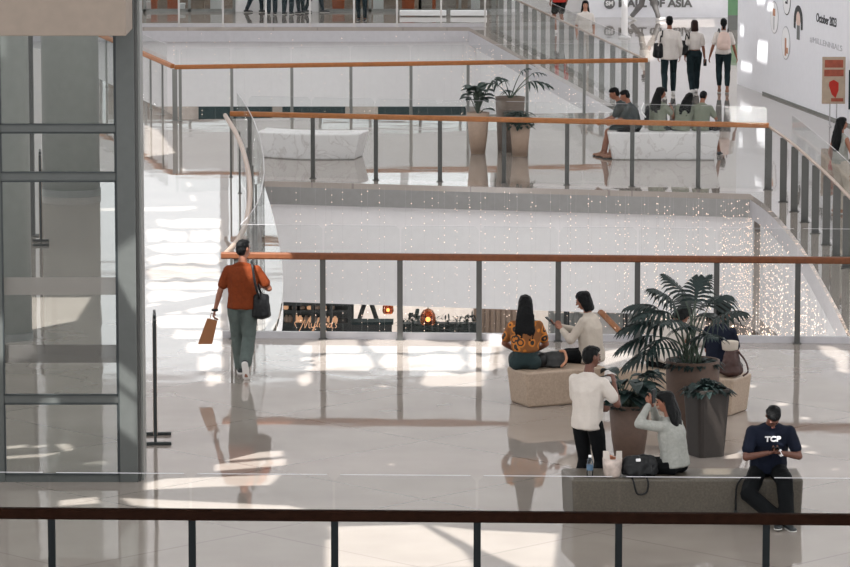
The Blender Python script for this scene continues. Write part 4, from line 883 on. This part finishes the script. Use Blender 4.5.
strap([(-.1, -.1, .02), (-.09, -.19, -.03), (-.06, -.20, -.14), (.0, -.2, -.155), (.05, -.2, -.12), (.06, -.19, -.02), (.03, -.08, .05)], .011, 'leather', o); MB().box((-.05, -.07, .17), (.0, -.03, .2)).build('tissue_pack', 'paper', o, bevel=.005)
# --- man in navy at right end, facing the camera
p = person('navy', 'man in a navy tee sitting on the near bench, looking down at a phone', bC(769, .13), 184, 1.7, 'm', pelvis=(0, -.04, .555), lean=21, hpitch=36, hands={1: (.06, .34, .77), -1: (-.07, .35, .77)}, elbows={1: (1, -.4, -.5), -1: (-1, -.4, -.5)},
    feet={1: (-.03, .50, .10), -1: (-.12, .54, .085)}, knees={1: (3, .3, .6), -1: (-.02, .8, .6)}, fdir=(-10, 12), skin='skin_dark', hair=('short', 'hair'), top=('navy', 'short', .03, .03), bottom=('black', 'long', .7), shoes='shoe_dark', curl=1.0, palm={1: (-.5, .5, .8), -1: (.5, .5, .8)}, bulk=1.08)
phone((p['hand'][1]+p['hand'][-1])*.5 + V(0, -.02, .02), Rz(180) @ Rx(35), 'phone in both hands of the man in navy')
Tm = p['T']; cpos = p['chest'] + p['up']*.10 + p['fw']*.158
mt = Matrix((tuple(-p['rt']), tuple(p['up']), tuple(p['fw']))).transposed().to_4x4(); mt.translation = cpos
shirt = [c for c in p['root'].children if c.name.startswith('shirt')][0]
tx = text('shirt_print', 'TCP', .085, 'paper', shirt, mt, ext=.003, width=.17, bold=.003); tx['label'] = 'white letters TCP across the chest'
o = empty('wrist_band', p['wrist'][-1]); tag(o, 'white band on the wrist of the man in navy', 'wristband'); MB().lathe([(.034, -.014), (.038, -.014), (.038, .014), (.034, .014)], n=18).build('band', 'paper', o).rotation_euler = (.3, 1.1, 0)
o = empty('bag_strap', Vector(bC(740, .0)) + V(0, 0, .455)); tag(o, 'loose black strap hanging over the near bench edge beside the man in navy', 'strap')
strap([(.12, .06, .012), (.05, .02, .014), (.0, -.03, .0), (-.045, -.035, -.10), (-.05, -.03, -.34)], .011, 'leather', o, 'strap_loop'); MB().box((-.07, -.045, -.37), (-.03, -.02, -.33)).build('buckle', 'dark', o, bevel=.004)
# --- bottle and snacks on the bench
q = Vector(bC(590, .1)) + V(0, 0, .455); o = empty('water_bottle', q); tag(o, 'clear plastic water bottle standing on the near bench', 'bottle')
MB().lathe([(.03, 0), (.034, .01), (.034, .15), (.03, .18), (.014, .205), (.014, .215)], n=20).build('bottle_body', 'plastic', o, smooth=True); MB().lathe([(.0348, .075), (.0348, .135)], n=20).build('bottle_label', 'water', o); MB().lathe([(.016, .212), (.016, .235)], n=16).build('cap', 'paper', o)
q = Vector(bC(612.5, .12)) + V(0, 0, .455); o = empty('snack_sack', q); tag(o, 'open see-through sack of snacks beside the water bottle on the near bench', 'bag')
MB().lathe([(.075, 0), (.09, .02), (.1, .12), (.105, .2), (.09, .2), (.085, .12)], n=20).build('sack', 'cup', o, smooth=True); b = Blob(); rg = random.Random(2)
for i in range(16): b.hull(E((rg.uniform(-.045, .045), rg.uniform(-.045, .045),   .04+.17*i/16), rg.uniform(.024, .036)))
b.build('snacks', 'pastry', o, .008, 1); 
for s in (-1, 1): thicken(MB().pts([(s*.1, -.04, .18), (s*.03, -.09, .18), (s*.04, -.08, .29), (s*.1, -.02, .28)], [(0,1,2,3)]).build('open_flap', 'whitecloth', o), .004)
# --- two people on the rear bench behind the big plant
p = person('leaning', 'person in a loose white shirt bent forward behind the big plant', on_bench(BB, xB(646), .46, .42), -48, 1.68, 'f', pelvis=(0, -.03, .56), lean=34, hpitch=20, hands={1: (.12, .5, .72), -1: (-.1, .5, .72)}, elbows={1: (1, 0, -.3), -1: (-1, 0, -.3)}, **SEAT, hair=('bob', 'hair'), skin='skin', top=('whitecloth', 'long', .08, .06), bottom=('black', 'long', .5))
p = person('bluetop', 'dark haired person in a deep blue top sitting behind the tall planter', on_bench(BB, xB(706), .46, .36), -20, 1.62, 'f', pelvis=(0, 0, .555), lean=8, hyaw=-35, hpitch=14, hands={1: (.1, .36, .72), -1: (-.1, .36, .72)}, **SEAT, hair=('bun', 'hair'), skin='skin', top=('navy', 'short', .05, .025), bottom=('black', 'long', .4))
q = on_bench(BB, xB(725.5), .46, .16); o = softbag('tote_bag', 'reddish brown bag with a cream top standing at the bench end', (q[0], q[1], .46), (.30, .2, .36), 'brownbag', -.1, taper=.55, noise_=.015)
Blob().hull(E((-.02, 0, .34), (.1, .05, .03)), E((-.02, 0, .43), (.11, .06, .02))).build('cream_liner', 'cream', o, .01, 2); strap([(.08, -.03, .32), (.17, -.05, .2), (.2, -.05, .08), (.14, -.06, .02)], .012, 'brownbag', o)
# --- planters and plants --------------------------------------------------------
def pot(mb, prof, sq=None): return mb.lathe(prof, n=40, sq=sq)
def planter(name, label, loc, prof, m, rz=0, sq=None, group='planters'):
    o = empty(name, (loc[0], loc[1], 0), rz); tag(o, label, 'planter', group); r, z = prof[-1]
    pot(MB(), prof + [(r-.03, z), (r-.05, z-.06)], sq).build('pot', m, o, smooth=sq is None); pot(MB(), [(r-.06, z-.09), (r-.055, z-.05)], sq).build('soil', 'soil', o); return o, r, z
c = gp(692, 441); o, r, z = planter('potted_plant', 'tall tan planter with a spreading deeply cut dark green palm-like plant', c, [(.25, 0), (.29, .3), (.31, .75), (.315, .96)], 'pot_tan', group='planters by the tan benches')
rg = random.Random(21); lf = MB(); st = MB()
def frond(tip, base, L, wd, droop=.45, lobes=9, bend=.25):
    b = V(*base); t = V(*tip); m_ = b.lerp(t, .5) + V(0, 0, bend*(t-b).length)*.6; path = spline([b, m_, t], 6); st.tube(path, [.014-.008*i/(len(path)-1) for i in range(len(path))], 6)
    d = (path[-1]-path[-3]); d.z *= .5; leafcard(lf, t - d.normalized()*.02, d, L, wd, droop=droop, n=7, lobes=lobes)
sc = 1/86.
for tx_, tz_, L, wd, dy in ((-22, 68, .42, .26, 0), (-38, 46, .46, .28, -.1), (-45, 60, .34, .22, .15), (-8, 76, .36, .22, .1), (8, 70, .34, .22, .0), (-30, 30, .42, .26, -.3), (26, 62, .44, .26, .1), (34, 52, .42, .26, -.15), (20, 48, .36, .24, .3), (-14, 50, .4, .26, -.3),
                        (-52, 30, .36, .22, -.1), (12, 34, .36, .24, -.3), (2, 58, .36, .24, .25), (-30, 58, .4, .24, -.15), (-4, 40, .38, .24, -.2), (14, 80, .26, .15, .2), (-48, 16, .36, .22, -.2)):
    frond(((tx_-5)*sc*.74, dy, z+tz_*sc*.86), (rg.uniform(-.1, .1), rg.uniform(-.1, .1), z-.05), L, wd*.92, droop=.5 if abs(tx_) > 18 else .25)
for a in range(9): t = 2*PI*a/9; leafcard(lf, V(.14*math.cos(t), .14*math.sin(t), z-.03), V(math.cos(t), math.sin(t), .45), .26, .05, droop=.6)
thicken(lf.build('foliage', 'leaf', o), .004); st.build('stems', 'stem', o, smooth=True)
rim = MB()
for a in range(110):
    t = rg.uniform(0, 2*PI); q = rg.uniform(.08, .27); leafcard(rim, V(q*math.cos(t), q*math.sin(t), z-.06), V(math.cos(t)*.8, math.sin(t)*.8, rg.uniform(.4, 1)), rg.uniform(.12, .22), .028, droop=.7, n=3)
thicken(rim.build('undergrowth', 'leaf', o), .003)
c = gp(629, 463); o, r, z = planter('potted_plant', 'tapered tan planter with broad dark leaves beside the man in the white tee', c, [(.155, 0), (.2, .3), (.235, .68)], 'pot_tan', group='planters by the tan benches')
lf = MB(); st = MB(); rg = random.Random(31)
for a in range(40):
    t = rg.uniform(0, 2*PI); el = rg.uniform(.5, 1.6); hgt = rg.uniform(.06, .40); b = V(rg.uniform(-.12, .12), rg.uniform(-.12, .12), z-.05); tp = b + V(math.cos(t)*.14, math.sin(t)*.14, hgt); st.tube([b, b.lerp(tp, .5)+V(0, 0, .03), tp], .008, 6); leafcard(lf, tp, V(math.cos(t), math.sin(t)*.7, el*.5), rg.uniform(.24, .40), rg.uniform(.06, .11), droop=.6, n=5)
for a in range(90): t = rg.uniform(0, 2*PI); q = rg.uniform(.02, .2); leafcard(lf, V(q*math.cos(t), q*math.sin(t), z-.06), V(math.cos(t)*.7, math.sin(t)*.7, .8), rg.uniform(.1, .19), .035, droop=.6, n=3)
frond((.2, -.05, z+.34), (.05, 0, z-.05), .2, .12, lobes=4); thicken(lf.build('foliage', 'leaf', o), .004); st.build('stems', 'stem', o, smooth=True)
c = gp(706, 455); o, r, z = planter('potted_plant', 'dark brown square planter with low rosette leaves in front of the tall one', c, [(.165, 0), (.19, .4), (.215, .78)], 'pot_dark', .45, sq=7, group='planters by the tan benches')
lf = MB(); rg = random.Random(41)
for a in range(150): t = rg.uniform(0, 2*PI); q = rg.uniform(.0, .2); leafcard(lf, V(q*math.cos(t), q*math.sin(t), z-.06+(.2-q)*.5), V(math.cos(t)*q*6, math.sin(t)*q*6, .8), rg.uniform(.12, .22), .035, droop=.7, n=3)
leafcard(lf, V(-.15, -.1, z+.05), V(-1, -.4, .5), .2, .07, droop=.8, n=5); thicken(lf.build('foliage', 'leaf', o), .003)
# far planters
def disc_leaves(seed, n, z, spread, L, w_, hi):
    lf = MB(); st = MB(); rg = random.Random(seed)
    for a in range(n):
        t = rg.uniform(0, 2*PI); hgt = rg.uniform(.05, hi); b = V(0, 0, z-.05); tp = V(math.cos(t)*spread*rg.random(), math.sin(t)*spread*rg.random(), z+hgt); st.tube([b, b.lerp(tp, .6), tp], .01, 5); leafcard(lf, tp, V(math.cos(t), math.sin(t)*.5-.3, .25), L*rg.uniform(.7, 1.1), w_, droop=.3, n=5)
    return lf, st
c = gp(478, 153.5); o, r, z = planter('potted_plant', 'pale tapered planter with round glossy leaves on the far bridge', c, [(.14, 0), (.18, .35), (.22, .80)], 'pot_pale', group='planters on the far bridge')
lf, st = disc_leaves(51, 24, z, .16, .26, .1, .5); st.tube([(0, 0, z), (.15, 0, z+.4), (.28, 0, z+.62)], .012, 5)
leafcard(lf, V(.26, 0, z+.6), V(.8, -.2, .6), .3, .18, droop=.5, lobes=5); thicken(lf.build('foliage', 'leaf_mid', o), .004); st.build('stems', 'stem', o)
c = gp(510, 151); o, r, z = planter('potted_plant', 'tall grey brown planter with sparse long stemmed leaves on the far bridge', c, [(.24, 0), (.26, .5), (.29, 1.06)], 'pot_grey', group='planters on the far bridge')
lf = MB(); st = MB()
for tip, L, wd in (((-.26, 0, z+.25), .3, .2), ((-.1, .1, z+.3), .26, .16), ((.22, 0, z+.5), .22, .12), ((.36, -.1, z+.3), .42, .22), ((.44, .0, z+.46), .26, .1), ((-.02, -.1, z+.12), .24, .15)): frond(tip, (0, 0, z-.05), L, wd, droop=.5, lobes=5, bend=.12)
thicken(lf.build('foliage', 'leaf_mid', o), .004); st.build('stems', 'stem', o)
c = gp(520, 156); o, r, z = planter('potted_plant', 'small pale planter with a dense low bush on the far bridge', c, [(.145, 0), (.17, .3), (.2, .62)], 'pot_pale', group='planters on the far bridge')
lf = MB(); rg = random.Random(61)
for a in range(330): t = rg.uniform(0, 2*PI); q = rg.uniform(0, .24); leafcard(lf, V(q*math.cos(t)-.02, q*math.sin(t)-.0, z+rg.uniform(-.06, .24)), V(math.cos(t), math.sin(t), rg.uniform(-.2, .9)), .12, .035, droop=.5, n=3)
thicken(lf.build('foliage', 'leaf_mid', o), .003)
# ---------------------------------------------------------------- far people
def far(key, label, px, py, heading, h, sex, **kw): return person(key, label, gp(px, py), heading, h, sex, near=False, **kw)
walk = dict(feet={1: (.08, .2, .085), -1: (-.08, -.12, .1)}, fpitch=(0, 18))
p = far('w1', 'man in a pale loose shirt walking away, black bag at his left', 669, 95, 0, 1.74, 'm', pelvis=(0, .03, .93), hair=('short', 'hair'), skin='skin', top=('brightcloth', 'long', .14, .04), bottom=('denim', 'long', .2), shoes='shoe_white', sole='shoe_white', feet={1: (.1, .1, .085), -1: (-.1, -.1, .085)})
def sling(info, label, s, size, z, m, group='shoulder bags of the walkers'):
    W = info['W']; o = softbag('shoulder_bag', label, W((s*.25, -.05, z)), size, m, 0, group=group)
    h0 = math.atan2((W((1, 0, 0))-W((0, 0, 0))).y, (W((1, 0, 0))-W((0, 0, 0))).x); o.rotation_euler = (0, 0, h0)
    sh = info['arms'][0 if s > 0 else 1][1]; oo = V(s*.25, -.05, z); strap([V(s*.22, -.02, z+size[2]*.8)-oo, V(s*.2, -.13, z+size[2]+.15)-oo, V(sh.x*.95, -.085, sh.z-.06)-oo, V(sh.x*.85, -.02, sh.z+.07)-oo, V(sh.x*.95, .1, sh.z-.05)-oo, V(s*.24, .06, z+size[2]*.8)-oo], .014, m, o); return o
sling(p, 'black bag hanging at the left of the man in the pale shirt', -1, (.26, .14, .36), .82, 'leather')
p = far('w2', 'woman with brown hair in a white top walking away in the middle of three', 694, 92.5, 4, 1.6, 'f', pelvis=(0, 0, .87), hair=('bob', 'hair_brown'), skin='skin', top=('brightcloth', 'short', -.02, .008), bottom=('denim', 'long', .45), shoes='shoe_white', sole='shoe_white', hands={1: (.25, .05, .72)}, feet={1: (.06, .1, .085), -1: (-.06, -.12, .09)})
sling(p, 'dark shoulder bag of the woman with brown hair', -1, (.24, .14, .34), .84, 'leather'); phone(p['hand'][1] + V(0, 0, -.04), Rx(75), 'phone carried low by the woman with brown hair')
p = far('w3', 'woman with tied hair and a pale pink backpack walking away', 723, 93, -2, 1.64, 'f', pelvis=(0, 0, .9), hair=('tail', 'hair'), skin='skin', top=('brightcloth', 'short', .04, .02), bottom=('denim', 'crop', .25), shoes='sandal', sole='sole', feet={1: (.09, -.05, .085), -1: (-.08, .08, .085)}, hands={1: (.3, .02, .8), -1: (-.3, .02, .82)})
W = p['W']; o = empty('backpack', W((0, -.2, 1.0))); tag(o, 'pale pink backpack on the back of the woman with tied hair', 'backpack'); Blob().hull(E((0, 0, .03), (.16, .08, .05)), E((0, 0, .2), (.16, .09, .1)), E((0, .02, .34), (.12, .06, .06))).build('bag_body', 'pinkish', o, .012, 2); Blob().hull(E((0, -.07, .08), (.11, .035, .06))).build('front_pocket', 'pinkish', o, .012, 2)
for s in (-1, 1): strap([(s*.09, .05, .36), (s*.1, .13, .45), (s*.11, .26, .4), (s*.13, .3, .25), (s*.15, .18, .08)], .014, 'greybag', o)
# seated on the marble bench
def bD(px, dy): q = G(px, 160.3); return (q.x, q.y+dy, 0)
SF = dict(feet={1: (.11, .5, .085), -1: (-.08, .44, .085)}, knees={1: (.1, .6, 1), -1: (-.1, .6, 1)}, near=False)
zz = .60
p = person('d1', 'man in a slate tee at the left end of the marble bench, farther one', bD(630, .62), 85, 1.66, 'm', pelvis=(0, 0, zz), lean=22, hpitch=4, hands={1: (.1, .52, .68), -1: (-.05, .5, .66)}, hair=('short', 'hair'), skin='skin', top=('grey_tee', 'short', .04, .025), bottom=('teal', 'short', .2), shoes='sandal', sole='shoe_dark', **SF)
p = person('d2', 'man in a slate tee at the left end of the marble bench, nearer one', bD(636, .28), 82, 1.58, 'm', pelvis=(0, 0, zz), lean=16, hpitch=8, hands={1: (.1, .45, .7), -1: (-.05, .45, .68)}, hair=('short', 'hair'), skin='skin', top=('grey_tee', 'short', .05, .03), bottom=('black', 'short', .2), shoes='sandal', sole='shoe_dark', **SF)
W = p['W']; o = empty('shoulder_bag', W((.0, -.21, .68))); tag(o, 'dark bag with a pale strap behind the nearer man in slate', 'bag'); Blob().hull(E((0, 0, .05), (.05, .05, .05)), E((.02, 0, .3), (.04, .05, .05))).build('bag_body', 'leather', o, .012, 2); strap([(0, -.02, .1), (-.1, -.1, .25), (-.06, -.05, .4)], .012, 'paper', o)
p = person('d3', 'long haired woman in a sage tee turned right with a phone, on the marble bench', bD(658, .44), -38, 1.6, 'f', pelvis=(0, 0, zz), lean=6, hyaw=-34, hpitch=6, hands={1: (.1, .34, .95), -1: (-.05, .32, .9)}, hair=('long', 'hair'), skin='skin', top=('green_tee', 'short', .1, .03), bottom=('denim', 'long', .3), **SF)
phone(p['hand'][1] + V(.02, .0, .03), Rz(-60) @ Rx(50), 'phone of the long haired woman in sage')
p = person('d4', 'woman in sage with long hair tilted right, middle of the marble bench', bD(682, .42), -8, 1.53, 'f', pelvis=(0, 0, zz-.02), lean=16, side=12, hpitch=26, htilt=10, hands={1: (.2, .35, .75), -1: (-.1, .4, .75)}, hair=('long', 'hair'), skin='skin', top=('green_tee', 'short', .1, .03), bottom=('denim', 'long', .3), **SF)
p = person('d5', 'short haired person in a sage tee, right end of the marble bench', bD(702, .42), -20, 1.5, 'm', pelvis=(0, 0, zz-.01), lean=10, hpitch=24, hands={1: (.2, .35, .75), -1: (-.1, .4, .75)}, hair=('short', 'hair'), skin='skin', top=('green_tee', 'short', .1, .03), bottom=('denim', 'short', .3), shoes='shoe_dark', feet={1: (.24, .46, .085), -1: (.02, .46, .085)}, knees={1: (.3, .6, 1), -1: (.0, .6, 1)}, near=False)
o = softbag('waist_bag', 'small black bag at the right of the person with short hair on the marble bench', Vector(bD(716, .35)) + V(.02, 0, .53), (.18, .14, .16), 'leather', .2)
# right edge, far corridor
p = far('edge', 'woman with long black hair and bare shoulders at the right picture edge', 839.5, 213, -55, 1.6, 'f', hair=('long', 'hair'), hyaw=-20, skin='skin', top=('grey_knit', 0, .05, .01), bottom=('cream', 'long', .5), shoes='sandal', hands={1: (.22, .25, 1.0)})
p = far('edge2', 'person in a white blouse cut by the right picture edge', 860, 222, 60, 1.6, 'f', hair=('bob', 'hair'), skin='skin', top=('brightcloth', 'long', .1, .03), bottom=('cream', 'long', .4), shoes='sandal')
p = far('front', 'woman with long dark hair in a white top walking towards the slanting railing', 585, 68.5, 180, 1.6, 'f', hair=('long', 'hair'), skin='skin_pale', top=('brightcloth', 'short', .08, .02), bottom=('whitecloth', 'long', .4), shoes='shoe_white', sole='shoe_white')
p = far('redtop', 'person in a red top and black shorts cut by the top picture edge', 559, 33, 20, 1.66, 'm', hair=('short', 'hair'), skin='skin', top=('red', 'short', .1, .03), bottom=('black', 'short', .4), shoes='shoe_white', sole='shoe_white')
p = far('stride', 'person in grey trousers striding right before the mall lettering', 645, 20.5, -80, 1.7, 'f', pelvis=(0, 0, .88), hair=('short', 'hair'), skin='skin', top=('brightcloth', 'long', .1, .03), bottom=('grey_trs', 'long', .45), shoes='shoe_white', sole='shoe_white', feet={1: (.08, .36, .1), -1: (-.08, -.36, .12)}, fpitch=(-8, 25))
for i, (px, py, hd0, lab, st_, m) in enumerate((
    (254, 12.5, -70, 'person at the far balustrade seen as one bent dark trouser leg, leftmost', .2, 'jeans'), (272, 14.5, 10, 'person in wide dark trousers standing at the far balustrade, second from left', .0, 'jeans'), (287.5, 14.5, -20, 'person in dark trousers close beside the wide trousered one at the far balustrade', .05, 'denim'),
    (301, 13.5, 30, 'person in slim dark trousers standing before the white far panel', .05, 'denim'), (314, 12.5, -80, 'person in dark trousers mid stride at the right edge of the white far panel', .24, 'jeans'), (362, 21, 170, 'person in teal grey trousers standing right against the far balustrade', .0, 'jeans'))):
    far('leg%d' % i, lab, px, py, hd0, 1.68, 'm', pelvis=(0, 0, .93 if st_ < .1 else .9), hair=('short', 'hair'), skin='skin', top=('grey_tee', 'short', .08, .02), bottom=(m, 'long', .35 if i in (1, 2) else .15), shoes='shoe_dark', feet={1: (.09, st_, .085), -1: (-.09, -st_, .085)}, group='people at the far balustrade')
